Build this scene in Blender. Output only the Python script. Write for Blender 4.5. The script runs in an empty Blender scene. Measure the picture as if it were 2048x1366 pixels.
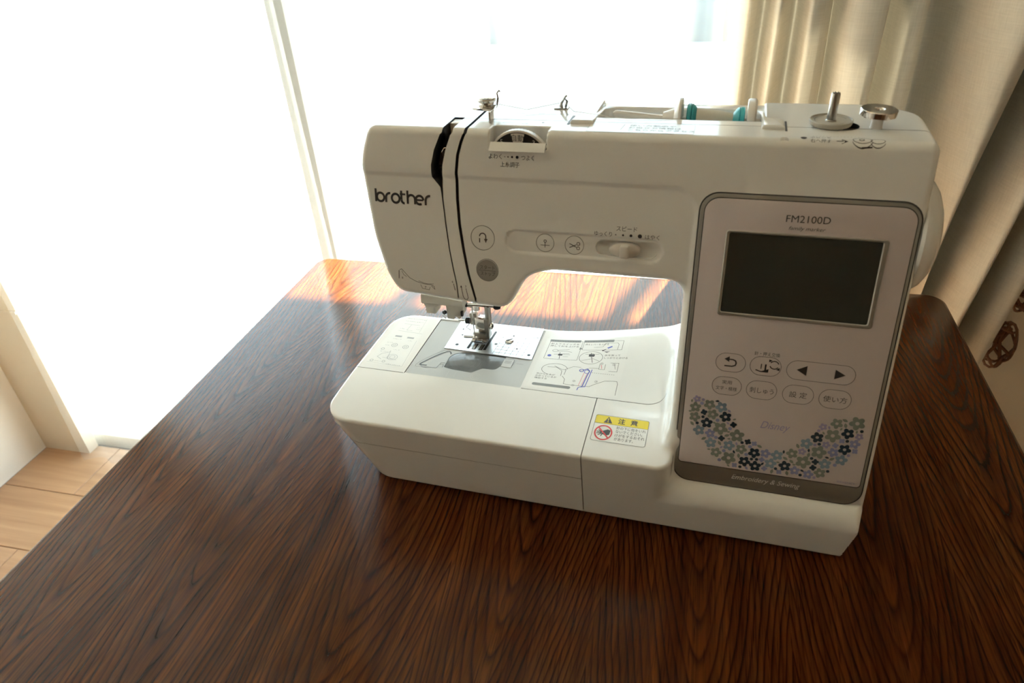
import bpy, bmesh, math, random
import numpy as np
from mathutils import Vector, Matrix
from mathutils.geometry import tessellate_polygon

random.seed(7)
S = bpy.context.scene
COL = S.collection
PI = math.pi

# ------------------------------------------------------------------ camera
cam = bpy.data.objects.new('camera', bpy.data.cameras.new('camera'))
COL.objects.link(cam)
Rv, Uv, Fv = (.9711, .2318, -.0573), (-.0819, .5488, .8319), (-.2242, .8032, -.5519)
cam.matrix_world = Matrix(((Rv[0], Uv[0], -Fv[0], 0), (Rv[1], Uv[1], -Fv[1], 0), (Rv[2], Uv[2], -Fv[2], 1.15), (0, 0, 0, 1)))
cam.data.sensor_width = 36
cam.data.lens = 24.70
cam.data.clip_start = .01
cam.data.dof.use_dof = True
cam.data.dof.focus_distance = .68
cam.data.dof.aperture_fstop = 12.0
S.camera = cam

# ------------------------------------------------------------------ light and exposure
w = bpy.data.worlds.new('sky')
S.world = w
w.use_nodes = True
w.node_tree.nodes['Background'].inputs[0].default_value = (.70, .88, 1.0, 1)
w.node_tree.nodes['Background'].inputs[1].default_value = 2.8
sun = bpy.data.objects.new('sun', bpy.data.lights.new('sun', 'SUN'))
COL.objects.link(sun)
sun.data.energy = 52
sun.data.color = (1, .87, .64)
sun.data.angle = math.radians(.6)
sd = Vector((-.27, -1.0, -1.25 * math.hypot(.27, 1))).normalized()      # the way the sunlight travels
sun.rotation_euler = sd.to_track_quat('-Z', 'Y').to_euler()
portal = bpy.data.objects.new('window_portal', bpy.data.lights.new('window_portal', 'AREA'))
COL.objects.link(portal)
portal.data.shape = 'RECTANGLE'; portal.data.size = 1.84; portal.data.size_y = 2.0
portal.data.cycles.is_portal = True
portal.location = (-.61, 1.2, 1.0); portal.rotation_euler = (-PI / 2, 0, 0)
S.view_settings.view_transform = 'Standard'
S.view_settings.look = 'None'
S.view_settings.exposure = 1.10
S.view_settings.gamma = 1.0
S.view_settings.use_curve_mapping = False
S.cycles.max_bounces = 14
S.cycles.diffuse_bounces = 6
S.cycles.transparent_max_bounces = 24
S.cycles.sample_clamp_indirect = 6.0


# ------------------------------------------------------------------ materials
def mat(name, color, rough=.5, metal=0., spec=.5, coat=0., trans=0., bump=None, alpha=1.):
    m = bpy.data.materials.new(name); m.use_nodes = True
    nt = m.node_tree; b = nt.nodes['Principled BSDF']
    b.inputs['Base Color'].default_value = (*color, 1)
    b.inputs['Roughness'].default_value = rough
    b.inputs['Metallic'].default_value = metal
    b.inputs['Specular IOR Level'].default_value = spec
    b.inputs['Coat Weight'].default_value = coat
    b.inputs['Coat Roughness'].default_value = .05
    b.inputs['Transmission Weight'].default_value = trans
    if bump:
        sc, st = bump
        tc = nt.nodes.new('ShaderNodeTexCoord'); n = nt.nodes.new('ShaderNodeTexNoise')
        n.inputs['Scale'].default_value = sc; n.inputs['Detail'].default_value = 4
        bp = nt.nodes.new('ShaderNodeBump'); bp.inputs['Strength'].default_value = st; bp.inputs['Distance'].default_value = .001
        nt.links.new(tc.outputs['Object'], n.inputs['Vector'])
        nt.links.new(n.outputs['Fac'], bp.inputs['Height'])
        nt.links.new(bp.outputs['Normal'], b.inputs['Normal'])
    return m


class NT:
    """tiny helper for node trees"""
    def __init__(s, m):
        s.t = m.node_tree; s.b = s.t.nodes.get('Principled BSDF')
    def n(s, kind, **kw):
        nd = s.t.nodes.new(kind)
        for k, v in kw.items():
            setattr(nd, k, v)
        return nd
    def link(s, a, b):
        s.t.links.new(a, b)
    def math(s, op, a, b=None, c=None):
        nd = s.n('ShaderNodeMath', operation=op)
        for i, v in enumerate((a, b, c)):
            if v is None: continue
            if isinstance(v, (int, float)): nd.inputs[i].default_value = v
            else: s.link(v, nd.inputs[i])
        return nd.outputs[0]
    def noise(s, vec, scale, detail=3, rough=.5, dims='3D'):
        nd = s.n('ShaderNodeTexNoise'); nd.noise_dimensions = dims
        nd.inputs['Scale'].default_value = scale; nd.inputs['Detail'].default_value = detail; nd.inputs['Roughness'].default_value = rough
        s.link(vec, nd.inputs['Vector'])
        return nd.outputs['Fac']
    def mapping(s, vec, scale):
        nd = s.n('ShaderNodeMapping'); nd.inputs['Scale'].default_value = scale
        s.link(vec, nd.inputs['Vector'])
        return nd.outputs[0]
    def ramp(s, fac, stops):
        nd = s.n('ShaderNodeValToRGB'); cr = nd.color_ramp
        while len(cr.elements) < len(stops): cr.elements.new(.5)
        for e, (p, c) in zip(cr.elements, stops):
            e.position = p; e.color = (*c, 1)
        s.link(fac, nd.inputs[0])
        return nd.outputs[0]
    def mix(s, fac, a, b, blend='MIX'):
        nd = s.n('ShaderNodeMix', data_type='RGBA', blend_type=blend)
        for sock, v in ((nd.inputs[0], fac), (nd.inputs[6], a), (nd.inputs[7], b)):
            if isinstance(v, (int, float)): sock.default_value = v
            elif isinstance(v, tuple): sock.default_value = (*v, 1)
            else: s.link(v, sock)
        return nd.outputs[2]


def oak_veneer():
    """dark stained oak veneer: cathedral figure, straight flanks, pores"""
    m = mat('dark_oak_veneer', (.1, .04, .02), .32, spec=.17)
    k = NT(m)
    P = k.n('ShaderNodeTexCoord').outputs['Object']
    low = k.noise(k.mapping(P, (3.0, 1.2, 1)), 1.6, 2)
    mid = k.noise(k.mapping(P, (16, 5, 1)), 1.0, 3)
    sep = k.n('ShaderNodeSeparateXYZ'); k.link(P, sep.inputs[0])
    x, y = sep.outputs[0], sep.outputs[1]
    x = k.math('ADD', x, k.math('MULTIPLY', k.math('SUBTRACT', low, .5), .05))
    dist = None
    for h in (-.452, -.352, -.225, -.11, .03, .16, .262):      # hearts of the figure
        d = k.math('ABSOLUTE', k.math('SUBTRACT', x, h))
        dist = d if dist is None else k.math('MINIMUM', dist, d)
    d2 = k.math('SQRT', k.math('ADD', k.math('MULTIPLY', dist, dist), .000015))
    f = k.math('SUBTRACT', k.math('ADD', k.math('MULTIPLY', d2, 4.6), k.math('MULTIPLY', k.math('MULTIPLY', dist, dist), 34.0)), y)
    f = k.math('ADD', f, k.math('MULTIPLY', mid, .11))
    f = k.math('ADD', f, k.math('MULTIPLY', low, .40))
    wig = k.noise(k.mapping(P, (90, 26, 1)), 1.0, 2)
    f = k.math('ADD', f, k.math('MULTIPLY', wig, .008))
    f = k.math('MULTIPLY', f, 27.0)
    band = k.math('FRACT', f)
    wn = k.n('ShaderNodeTexWhiteNoise'); wn.noise_dimensions = '1D'
    k.link(k.math('FLOOR', k.math('ADD', f, .02)), wn.inputs['W'])
    fine = k.noise(k.mapping(P, (520, 11, 1)), 1.0, 3, .6)
    pores = k.noise(k.mapping(P, (1100, 42, 1)), 1.0, 2, .5)
    streak = k.noise(k.mapping(P, (70, 2.0, 1)), 1.0, 3, .6)
    brk = k.noise(k.mapping(P, (120, 7, 1)), 1.0, 2)
    base = k.ramp(streak, [(.25, (.050, .0130, .0034)), (.5, (.092, .0258, .0060)), (.78, (.142, .0445, .0102))])
    line = k.ramp(band, [(0, (.20, .19, .20)), (.10, (.44, .42, .43)), (.30, (.92, .92, .92)), (.84, (1.08, 1.05, 1.0)), (1, (.27, .26, .26))])
    amt = k.math('MULTIPLY', k.math('MULTIPLY', k.math('SUBTRACT', brk, .08), 2.6), k.math('ADD', .55, k.math('MULTIPLY', wn.outputs['Value'], .7)))
    nd = k.n('ShaderNodeClamp'); k.link(amt, nd.inputs[0])
    c = k.mix(1.0, base, k.mix(nd.outputs[0], (.9, .9, .9), line), 'MULTIPLY')
    c = k.mix(1.0, c, k.ramp(fine, [(.28, (.50, .48, .48)), (.50, (.96, .96, .96)), (.74, (1.34, 1.29, 1.20))]), 'MULTIPLY')
    c = k.mix(1.0, c, k.ramp(pores, [(.30, (.42, .40, .40)), (.42, (1, 1, 1))]), 'MULTIPLY')
    k.link(c, k.b.inputs['Base Color'])
    bp = k.n('ShaderNodeBump'); bp.inputs['Strength'].default_value = .25; bp.inputs['Distance'].default_value = .0004
    k.link(fine, bp.inputs['Height']); k.link(bp.outputs[0], k.b.inputs['Normal'])
    rg = k.math('ADD', .17, k.math('MULTIPLY', fine, .14)); k.link(rg, k.b.inputs['Roughness'])
    return m


def plank_wood():
    m = mat('light_floor_wood', (.5, .3, .17), .4)
    k = NT(m)
    oi = k.n('ShaderNodeObjectInfo'); P = k.n('ShaderNodeTexCoord').outputs['Object']
    ad = k.n('ShaderNodeVectorMath', operation='ADD'); k.link(P, ad.inputs[0])
    cb = k.n('ShaderNodeCombineXYZ'); k.link(k.math('MULTIPLY', oi.outputs['Random'], 9.0), cb.inputs[0]); k.link(cb.outputs[0], ad.inputs[1])
    g = k.noise(k.mapping(ad.outputs[0], (3, 60, 1)), 1, 4)
    c = k.ramp(g, [(.3, (.42, .245, .135)), (.7, (.56, .345, .20))])
    c = k.mix(k.math('MULTIPLY', oi.outputs['Random'], .3), c, (.60, .38, .23))
    k.link(c, k.b.inputs['Base Color'])
    return m


def plaster(name, color, s=180, st=.25):
    return mat(name, color, .85, spec=.2, bump=(s, st))


def cloth_mat(name, color, translucency, transparency, weave=1500.):
    m = bpy.data.materials.new(name); m.use_nodes = True
    k = NT(m); nt = m.node_tree; nt.nodes.remove(k.b)
    P = k.n('ShaderNodeTexCoord').outputs['Object']
    n1 = k.noise(k.mapping(P, (1, 1, .06)), weave * .4, 2)
    n2 = k.noise(k.mapping(P, (.06, .06, 1)), weave * .4, 2)
    slub = k.math('ADD', k.math('MULTIPLY', n1, .5), k.math('MULTIPLY', n2, .5))
    col = k.ramp(slub, [(.35, tuple(v * .93 for v in color)), (.65, tuple(min(1, v * 1.05) for v in color))])
    d = k.n('ShaderNodeBsdfDiffuse'); k.link(col, d.inputs[0])
    t = k.n('ShaderNodeBsdfTranslucent'); k.link(col, t.inputs[0])
    mx = k.n('ShaderNodeMixShader'); mx.inputs[0].default_value = translucency
    k.link(d.outputs[0], mx.inputs[1]); k.link(t.outputs[0], mx.inputs[2])
    out = mx.outputs[0]
    if transparency > 0:
        tr = k.n('ShaderNodeBsdfTransparent')
        m2 = k.n('ShaderNodeMixShader')
        fac = k.math('ADD', transparency - .11, k.math('MULTIPLY', slub, .22))
        k.link(fac, m2.inputs[0]); k.link(out, m2.inputs[1]); k.link(tr.outputs[0], m2.inputs[2])
        out = m2.outputs[0]
    k.link(out, nt.nodes['Material Output'].inputs[0])
    return m


def pane_mat():
    m = bpy.data.materials.new('window_glass'); m.use_nodes = True
    k = NT(m); nt = m.node_tree; nt.nodes.remove(k.b)
    tr = k.n('ShaderNodeBsdfTransparent'); tr.inputs[0].default_value = (.96, .98, .97, 1)
    gl = k.n('ShaderNodeBsdfGlossy'); gl.inputs['Roughness'].default_value = .02
    lw = k.n('ShaderNodeLayerWeight'); lw.inputs[0].default_value = .5
    fr = k.math('ADD', .04, k.math('MULTIPLY', k.math('POWER', lw.outputs['Facing'], 5.0), .9))
    m2 = k.n('ShaderNodeMixShader'); k.link(fr, m2.inputs[0])
    k.link(tr.outputs[0], m2.inputs[1]); k.link(gl.outputs[0], m2.inputs[2])
    k.link(m2.outputs[0], nt.nodes['Material Output'].inputs[0])
    return m


def smoky_mat():
    m = bpy.data.materials.new('smoky_clear_plastic'); m.use_nodes = True
    k = NT(m); nt = m.node_tree; nt.nodes.remove(k.b)
    tr = k.n('ShaderNodeBsdfTransparent'); tr.inputs[0].default_value = (.80, .83, .85, 1)
    gl = k.n('ShaderNodeBsdfGlossy'); gl.inputs['Roughness'].default_value = .06
    lw = k.n('ShaderNodeLayerWeight'); lw.inputs[0].default_value = .5
    fr = k.math('ADD', .04, k.math('MULTIPLY', k.math('POWER', lw.outputs['Facing'], 5.0), .9))
    m2 = k.n('ShaderNodeMixShader'); k.link(fr, m2.inputs[0])
    k.link(tr.outputs[0], m2.inputs[1]); k.link(gl.outputs[0], m2.inputs[2])
    k.link(m2.outputs[0], nt.nodes['Material Output'].inputs[0])
    return m


M = dict(
    white=mat('glossy_white_plastic', (.86, .86, .845), .09, spec=.5),
    lid=mat('satin_white_plastic', (.86, .86, .845), .12, spec=.5),
    seam=mat('seam_shadow_gap', (.26, .25, .24), .6),
    slot=mat('charcoal_plastic', (.075, .075, .078), .45),
    gray=mat('light_grey_plastic', (.50, .51, .50), .36),
    grey2=mat('pale_grey_plastic', (.60, .60, .58), .35),
    steel=mat('brushed_steel', (.66, .70, .73), .33, metal=1.),
    chrome=mat('polished_chrome', (.80, .78, .76), .07, metal=1.),
    darksteel=mat('dull_steel', (.42, .40, .37), .30, metal=1.),
    silver=mat('silver_paint', (.40, .385, .36), .34, metal=.65),
    panel=mat('lavender_grey_sheet', (.67, .60, .605), .28, spec=.17),
    screen=mat('dark_screen_glass', (.040, .043, .038), .08, spec=.6, bump=(220, .03)),
    black=mat('black_plastic', (.012, .012, .012), .35),
    print_=mat('dark_grey_print', (.045, .04, .042), .5),
    pale=mat('pale_print', (.80, .79, .75), .5),
    midgrey=mat('mid_grey_print', (.22, .23, .23), .5),
    btn=mat('grey_button', (.30, .285, .265), .4),
    well=mat('dark_grey_hook_plastic', (.16, .165, .17), .5), faint=mat('faint_grey_print', (.40, .42, .44), .5),
    label=mat('white_label', (.88, .88, .86), .25),
    yellow=mat('yellow_print', (.83, .66, .02), .35),
    red=mat('red_print', (.70, .04, .05), .4),
    blue=mat('blue_print', (.10, .13, .55), .5),
    pink=mat('pink_print', (.75, .35, .38), .5),
    navy=mat('navy_print', (.022, .045, .075), .4),
    sage=mat('sage_green_print', (.25, .29, .25), .4),
    peri=mat('periwinkle_print', (.30, .32, .56), .4),
    sky_=mat('dusty_blue_print', (.26, .36, .48), .4),
    lilac=mat('lilac_print', (.38, .34, .56), .4),
    teal=mat('teal_plastic', (.05, .42, .48), .3),
    thread=mat('cream_thread', (.80, .77, .68), .8, bump=(3000, .6)),
    cap=mat('ivory_plastic', (.80, .76, .71), .3),
    beige=mat('beige_grey_plastic', (.50, .47, .41), .38),
    rubber=mat('grey_rubber', (.12, .12, .12), .8),
    bobbin=mat('clear_bobbin', (.55, .60, .62), .2),
    smoky=smoky_mat(), glass=pane_mat(),
    oak=oak_veneer(), plank=plank_wood(),
    wall=plaster('cream_wallpaper', (.78, .69, .56)), walld=plaster('tan_wallpaper', (.175, .110, .060)), wallw=plaster('white_wall_paint', (.88, .87, .84)),
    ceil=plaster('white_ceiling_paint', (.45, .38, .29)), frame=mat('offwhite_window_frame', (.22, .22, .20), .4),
    sheer=cloth_mat('sheer_white_voile', (.92, .92, .90), .36, .83),
    drape=cloth_mat('cream_linen_drape', (.55, .51, .43), .03, 0),
    vine=mat('brown_rattan', (.17, .065, .022), .5, bump=(300, .5)),
    ground=mat('pale_concrete', (.46, .53, .61), .9, bump=(40, .3)),
    block=mat('blue_grey_concrete', (.12, .15, .165), .9, bump=(40, .3)),
    sun_blocker=mat('dark_sun_blocker', (.09, .07, .055), .7),
)


# ------------------------------------------------------------------ object helpers
def link(name, me, m=None, parent=None, kind=None, label=None, cat=None, group=None):
    o = bpy.data.objects.new(name, me)
    COL.objects.link(o)
    if m is not None: me.materials.append(m)
    if parent is not None: o.parent = parent
    for k_, v in (('kind', kind), ('label', label), ('category', cat), ('group', group)):
        if v: o[k_] = v
    return o


def empty(name, loc, label, cat, rz=0., group=None):
    o = bpy.data.objects.new(name, None)
    COL.objects.link(o); o.location = loc; o.rotation_euler = (0, 0, rz)
    o.empty_display_size = .05
    o['label'] = label; o['category'] = cat
    if group: o['group'] = group
    return o


def from_bm(name, bm, m, parent=None, ang=35, **kw):
    bmesh.ops.recalc_face_normals(bm, faces=bm.faces)
    me = bpy.data.meshes.new(name); bm.to_mesh(me); bm.free()
    if ang:
        me.polygons.foreach_set('use_smooth', [True] * len(me.polygons))
        me.set_sharp_from_angle(angle=math.radians(ang))
    return link(name, me, m, parent, **kw)


def bm_box(bm, a, b, bev=0., seg=2):
    """axis box from corner a to corner b with rounded edges"""
    r = bmesh.ops.create_cube(bm, size=1.)
    for v in r['verts']:
        for i in range(3):
            v.co[i] = a[i] if v.co[i] < 0 else b[i]
    if bev > 0:
        es = set()
        for v in r['verts']: es.update(v.link_edges)
        bmesh.ops.bevel(bm, geom=list(es), offset=bev, segments=seg, affect='EDGES', profile=.5)


def box(name, a, b, m, parent=None, bev=0., **kw):
    bm = bmesh.new(); bm_box(bm, a, b, bev)
    return from_bm(name, bm, m, parent, **kw)


def frame_axes(zdir):
    z = Vector(zdir).normalized()
    x = z.orthogonal().normalized()
    return x, z.cross(x), z


def bm_lathe(bm, prof, c, zdir=(0, 0, 1), n=40, wob=None):
    """turn a profile [(r,h)...] about an axis through c"""
    X, Y, Z = frame_axes(zdir); c = Vector(c)
    rings = []
    for r, h in prof:
        if r < 1e-7:
            rings.append([bm.verts.new(c + Z * h)])
        else:
            rings.append([bm.verts.new(c + Z * h + (X * math.cos(t) + Y * math.sin(t)) * (r * (wob(t, r) if wob else 1))) for t in [2 * PI * i / n for i in range(n)]])
    for A, B in zip(rings, rings[1:]):
        for i in range(n):
            j = (i + 1) % n
            if len(A) == 1 and len(B) == 1: continue
            if len(A) == 1: bm.faces.new((A[0], B[i], B[j]))
            elif len(B) == 1: bm.faces.new((A[i], A[j], B[0]))
            else: bm.faces.new((A[i], A[j], B[j], B[i]))


def lathe(name, prof, c, m, parent=None, zdir=(0, 0, 1), n=40, wob=None, ang=35, **kw):
    bm = bmesh.new(); bm_lathe(bm, prof, c, zdir, n, wob)
    return from_bm(name, bm, m, parent, ang, **kw)


def bm_tube(bm, pts, r, n=8, caps=True):
    pts = [Vector(p) for p in pts]
    rr = r if isinstance(r, (list, tuple)) else [r] * len(pts)
    up = None; rings = []
    for i, p in enumerate(pts):
        d = (pts[min(i + 1, len(pts) - 1)] - pts[max(i - 1, 0)]).normalized()
        if up is None: up = d.orthogonal().normalized()
        up = (up - d * up.dot(d)).normalized(); sd_ = d.cross(up)
        rings.append([bm.verts.new(p + (up * math.cos(2 * PI * k / n) + sd_ * math.sin(2 * PI * k / n)) * rr[i]) for k in range(n)])
    for A, B in zip(rings, rings[1:]):
        for k in range(n): bm.faces.new((A[k], A[(k + 1) % n], B[(k + 1) % n], B[k]))
    if caps:
        bm.faces.new(rings[0][::-1]); bm.faces.new(rings[-1])


def tube(name, pts, r, m, parent=None, n=8, **kw):
    bm = bmesh.new(); bm_tube(bm, pts, r, n)
    return from_bm(name, bm, m, parent, 50, **kw)


def rrect(x0, y0, x1, y1, r, n=8):
    """rounded rectangle outline, counter-clockwise; r one number or (bl,br,tr,tl)"""
    rs = r if isinstance(r, (list, tuple)) else (r,) * 4
    out = []
    for (cx, cy, a0, q) in ((x0 + rs[0], y0 + rs[0], PI, rs[0]), (x1 - rs[1], y0 + rs[1], 1.5 * PI, rs[1]),
                            (x1 - rs[2], y1 - rs[2], 0, rs[2]), (x0 + rs[3], y1 - rs[3], .5 * PI, rs[3])):
        for i in range(n + 1):
            t = a0 + .5 * PI * i / n
            out.append((cx + q * math.cos(t), cy + q * math.sin(t)))
    return out


def inset(pts, d):
    n = len(pts); out = []
    for i in range(n):
        a, b, c = Vector(pts[i - 1]), Vector(pts[i]), Vector(pts[(i + 1) % n])
        e1 = (b - a); e2 = (c - b)
        if e1.length < 1e-9: e1 = e2
        if e2.length < 1e-9: e2 = e1
        e1.normalize(); e2.normalize()
        n1 = Vector((-e1.y, e1.x)); n2 = Vector((-e2.y, e2.x))
        nn = (n1 + n2)
        if nn.length < 1e-6: nn = n1
        nn.normalize()
        out.append(tuple(b + nn * (d / max(.3, nn.dot(n1)))))
    return out


def bm_prism(bm, outline, h0, h1, place, bev=0.):
    """outline (CCW, 2D) raised from h0 to h1; place(u,v,h) gives the 3D point"""
    layers = [(outline, h0)]
    if bev > 0:
        layers += [(outline, h1 - bev), (inset(outline, bev * .35), h1 - bev * .3), (inset(outline, bev), h1)]
    else:
        layers.append((outline, h1))
    rings = [[bm.verts.new(place(u, v, h)) for u, v in o] for o, h in layers]
    n = len(outline)
    for A, B in zip(rings, rings[1:]):
        for i in range(n):
            bm.faces.new((A[i], A[(i + 1) % n], B[(i + 1) % n], B[i]))
    for ring, o in ((rings[-1], layers[-1][0]), (rings[0], outline)):
        for t in tessellate_polygon([[Vector((u, v, 0)) for u, v in o]]):
            try: bm.faces.new([ring[i] for i in t])
            except ValueError: pass


def prism(name, outline, h0, h1, place, m, parent=None, bev=0., ang=30, **kw):
    bm = bmesh.new(); bm_prism(bm, outline, h0, h1, place, bev)
    return from_bm(name, bm, m, parent, ang, **kw)


def bm_ring(bm, outer, inner, h0, h1, place, bev=0.):
    """frame between two outlines of equal point count"""
    o = [(outer, h0), (outer, h1 - bev)] + ([(inset(outer, bev), h1)] if bev else [])
    i_ = ([(inset(inner, -bev), h1)] if bev else []) + [(inner, h1 - bev), (inner, h0)]
    rings = [[bm.verts.new(place(u, v, h)) for u, v in q] for q, h in o + i_]
    n = len(outer)
    for A, B in zip(rings, rings[1:] + rings[:1]):
        for i in range(n):
            bm.faces.new((A[i], A[(i + 1) % n], B[(i + 1) % n], B[i]))


# ------------------------------------------------------------------ flat print (lettering, symbols) as thin meshes
_tc = {}
def text2d(s, shear=0., bold=0.):
    """(points, triangles) of a line of text, its lower left corner at 0,0"""
    key = (s, shear, bold)
    if key not in _tc:
        c = bpy.data.curves.new('t', 'FONT'); c.body = s; c.resolution_u = 3; c.shear = shear; c.offset = bold
        c.fill_mode = 'FRONT'
        o = bpy.data.objects.new('t', c); COL.objects.link(o)
        me = o.evaluated_get(bpy.context.evaluated_depsgraph_get()).to_mesh()
        me.calc_loop_triangles()
        v = np.array([p.co[:2] for p in me.vertices]); t = np.array([q.vertices[:] for q in me.loop_triangles])
        o.to_mesh_clear(); bpy.data.objects.remove(o); bpy.data.curves.remove(c)
        _tc[key] = (v, t)
    return _tc[key]


class Flat:
    def __init__(s): s.v = []; s.f = []
    def add(s, pts, tris):
        o = len(s.v); s.v += [tuple(p) for p in pts]; s.f += [tuple(int(i) + o for i in t) for t in tris]
        return s
    def text(s, body, x0, y0, wid=None, hei=None, shear=0., bold=0., mid=False, size=None, slope=0.):
        v, t = text2d(body, shear, bold)
        lo, hi = v.min(0), v.max(0)
        if size:
            sx = sy = size
            p = v * size
            if mid: p = p - np.array([(lo[0] + hi[0]) / 2, 0]) * size
        else:
            sx = wid / (hi[0] - lo[0]) if wid else hei / (hi[1] - lo[1])
            sy = hei / (hi[1] - lo[1]) if hei else sx
            p = (v - lo) * (sx, sy)
            if mid: p = p - np.array([(hi[0] - lo[0]) * sx / 2, (hi[1] - lo[1]) * sy / 2])
        p = p + np.array([0, 1]) * (p[:, :1] * slope)
        return s.add(p + (x0, y0), t)
    def poly(s, pts):
        return s.add(pts, tessellate_polygon([[Vector((a, b, 0)) for a, b in pts]]))
    def disc(s, x, y, r, ry=None, n=20):
        return s.poly([(x + r * math.cos(2 * PI * i / n), y + (ry or r) * math.sin(2 * PI * i / n)) for i in range(n)])
    def stroke(s, pts, wd, closed=False):
        q = []
        for i, p in enumerate(pts):
            q.append(p)
            if i == len(pts) - 1 and not closed: break
            e = pts[(i + 1) % len(pts)]; m = int(math.hypot(e[0] - p[0], e[1] - p[1]) / 2.5)
            q += [(p[0] + (e[0] - p[0]) * k / (m + 1), p[1] + (e[1] - p[1]) * k / (m + 1)) for k in range(1, m + 1)]
        pts = q
        n = len(pts); L = []; R = []
        for i in range(n):
            a = Vector(pts[i - 1] if (i or closed) else pts[i]); b = Vector(pts[i]); c = Vector(pts[(i + 1) % n] if (i < n - 1 or closed) else pts[i])
            e1, e2 = (b - a), (c - b)
            if e1.length < 1e-9: e1 = e2
            if e2.length < 1e-9: e2 = e1
            e1.normalize(); e2.normalize()
            nn = Vector((-e1.y - e2.y, e1.x + e2.x))
            if nn.length < 1e-6: nn = Vector((-e1.y, e1.x))
            nn.normalize(); q = wd / 2 / max(.4, nn.dot(Vector((-e1.y, e1.x))))
            L.append(tuple(b + nn * q)); R.append(tuple(b - nn * q))
        P = L + R; T = []
        for i in range(n if closed else n - 1):
            j = (i + 1) % n
            T += [(i, n + i, n + j), (i, n + j, j)]
        return s.add(P, T)
    def circle(s, x, y, r, wd, a0=0, a1=360, ry=None, n=28):
        full = a1 - a0 >= 360
        k = n if full else n
        pts = [(x + r * math.cos(math.radians(a0 + (a1 - a0) * i / k)), y + (ry or r) * math.sin(math.radians(a0 + (a1 - a0) * i / k))) for i in range(k if full else k + 1)]
        return s.stroke(pts, wd, full)
    def grid(s, c00, c10, c11, c01, nx, ny):
        q = [np.array(c, float) for c in (c00, c10, c11, c01)]
        P = [tuple((q[0] * (1 - i / nx) + q[1] * i / nx) * (1 - j / ny) + (q[3] * (1 - i / nx) + q[2] * i / nx) * j / ny) for j in range(ny + 1) for i in range(nx + 1)]
        T = []
        for j in range(ny):
            for i in range(nx):
                a = j * (nx + 1) + i
                T += [(a, a + 1, a + nx + 2), (a, a + nx + 2, a + nx + 1)]
        return s.add(P, T)
    def box_(s, x0, y0, x1, y1, n=10): return s.grid((x0, y0), (x1, y0), (x1, y1), (x0, y1), n, max(2, n // 3))
    def rect(s, x0, y0, x1, y1): return s.poly([(x0, y0), (x1, y0), (x1, y1), (x0, y1)])
    def build(s, name, mapf, m, parent, **kw):
        P = mapf(np.array(s.v, float))
        me = bpy.data.meshes.new(name)
        me.from_pydata([tuple(q) for q in P], [], s.f)
        kw.setdefault('kind', None if name.endswith(('_label', '_band', '_button', '_patch')) else 'stuff')
        return link(name, me, m, parent, **kw)


# ------------------------------------------------------------------ room
def struct(name, parts, m, bev=0.):
    bm = bmesh.new()
    for a, b in parts: bm_box(bm, a, b, bev)
    return from_bm(name, bm, m, None, 30, kind='structure')


XL, XR, YB, YF, ZC = -1.54, 1.75, 1.02, -2.3, 2.4
floor = struct('floor', [((XL - .1, YF - .1, -.12), (XR + .1, YB + .15, -.022))], M['seam'])
pm = None
rows = int((YB - YF) / .162) + 1
for r_ in range(rows):
    yb = YB + .0305 - r_ * .162
    off = -.35 if r_ % 2 else -.9
    x = XL + off
    while x < XR:
        x0, x1 = max(x, XL), min(x + 1.1, XR)
        if x1 - x0 > .03:
            bm = bmesh.new(); bm_box(bm, (x0 + .0006, yb - .1613, -.022), (x1 - .0006, yb - .0007, 0), .0012, 1)
            from_bm('plank', bm, M['plank'], floor, 20)
        x += 1.1
struct('ceiling', [((XL - .1, YF - .1, ZC), (XR + .1, YB + .15, ZC + .1))], M['ceil'])
struct('wall_left', [((XL - .1, YF - .1, 0), (XL, YB + .15, ZC))], M['wallw'])
struct('wall_right', [((XR, YF - .1, 0), (XR + .1, YB + .15, ZC))], M['wall'])
struct('wall_front', [((XL, YF - .1, 0), (XR, YF, ZC))], M['walld'])
WX0, WX1, WZ = -1.535, .32, 2.02
struct('wall_back', [((XL, YB, 0), (-1.405, YB + .03, ZC)), ((WX1, YB, 0), (XR, YB + .15, ZC)), ((WX0, YB, WZ), (WX1, YB + .15, ZC))], M['wall'])
struct('trim_1', [((XL, YB - .004, .412), (-1.405, YB, .418))], M['wall'])
# the sliding glass door behind the curtains
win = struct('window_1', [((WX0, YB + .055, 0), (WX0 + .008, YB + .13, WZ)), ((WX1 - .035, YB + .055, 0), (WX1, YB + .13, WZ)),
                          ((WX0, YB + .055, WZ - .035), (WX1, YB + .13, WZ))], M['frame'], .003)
box('door_sill', (WX0, YB + .05, -.02), (WX1, YB + .15, .02), M['wallw'], win, .003)
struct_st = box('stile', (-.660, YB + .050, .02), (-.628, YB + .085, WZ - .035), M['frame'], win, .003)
for px0, px1, py in ((WX0 + .008, -.645, .072), (-.645, WX1 - .035, .105)):
    box('pane', (px0, YB + py, .02), (px1, YB + py + .004, WZ - .035), M['glass'], win)

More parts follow.
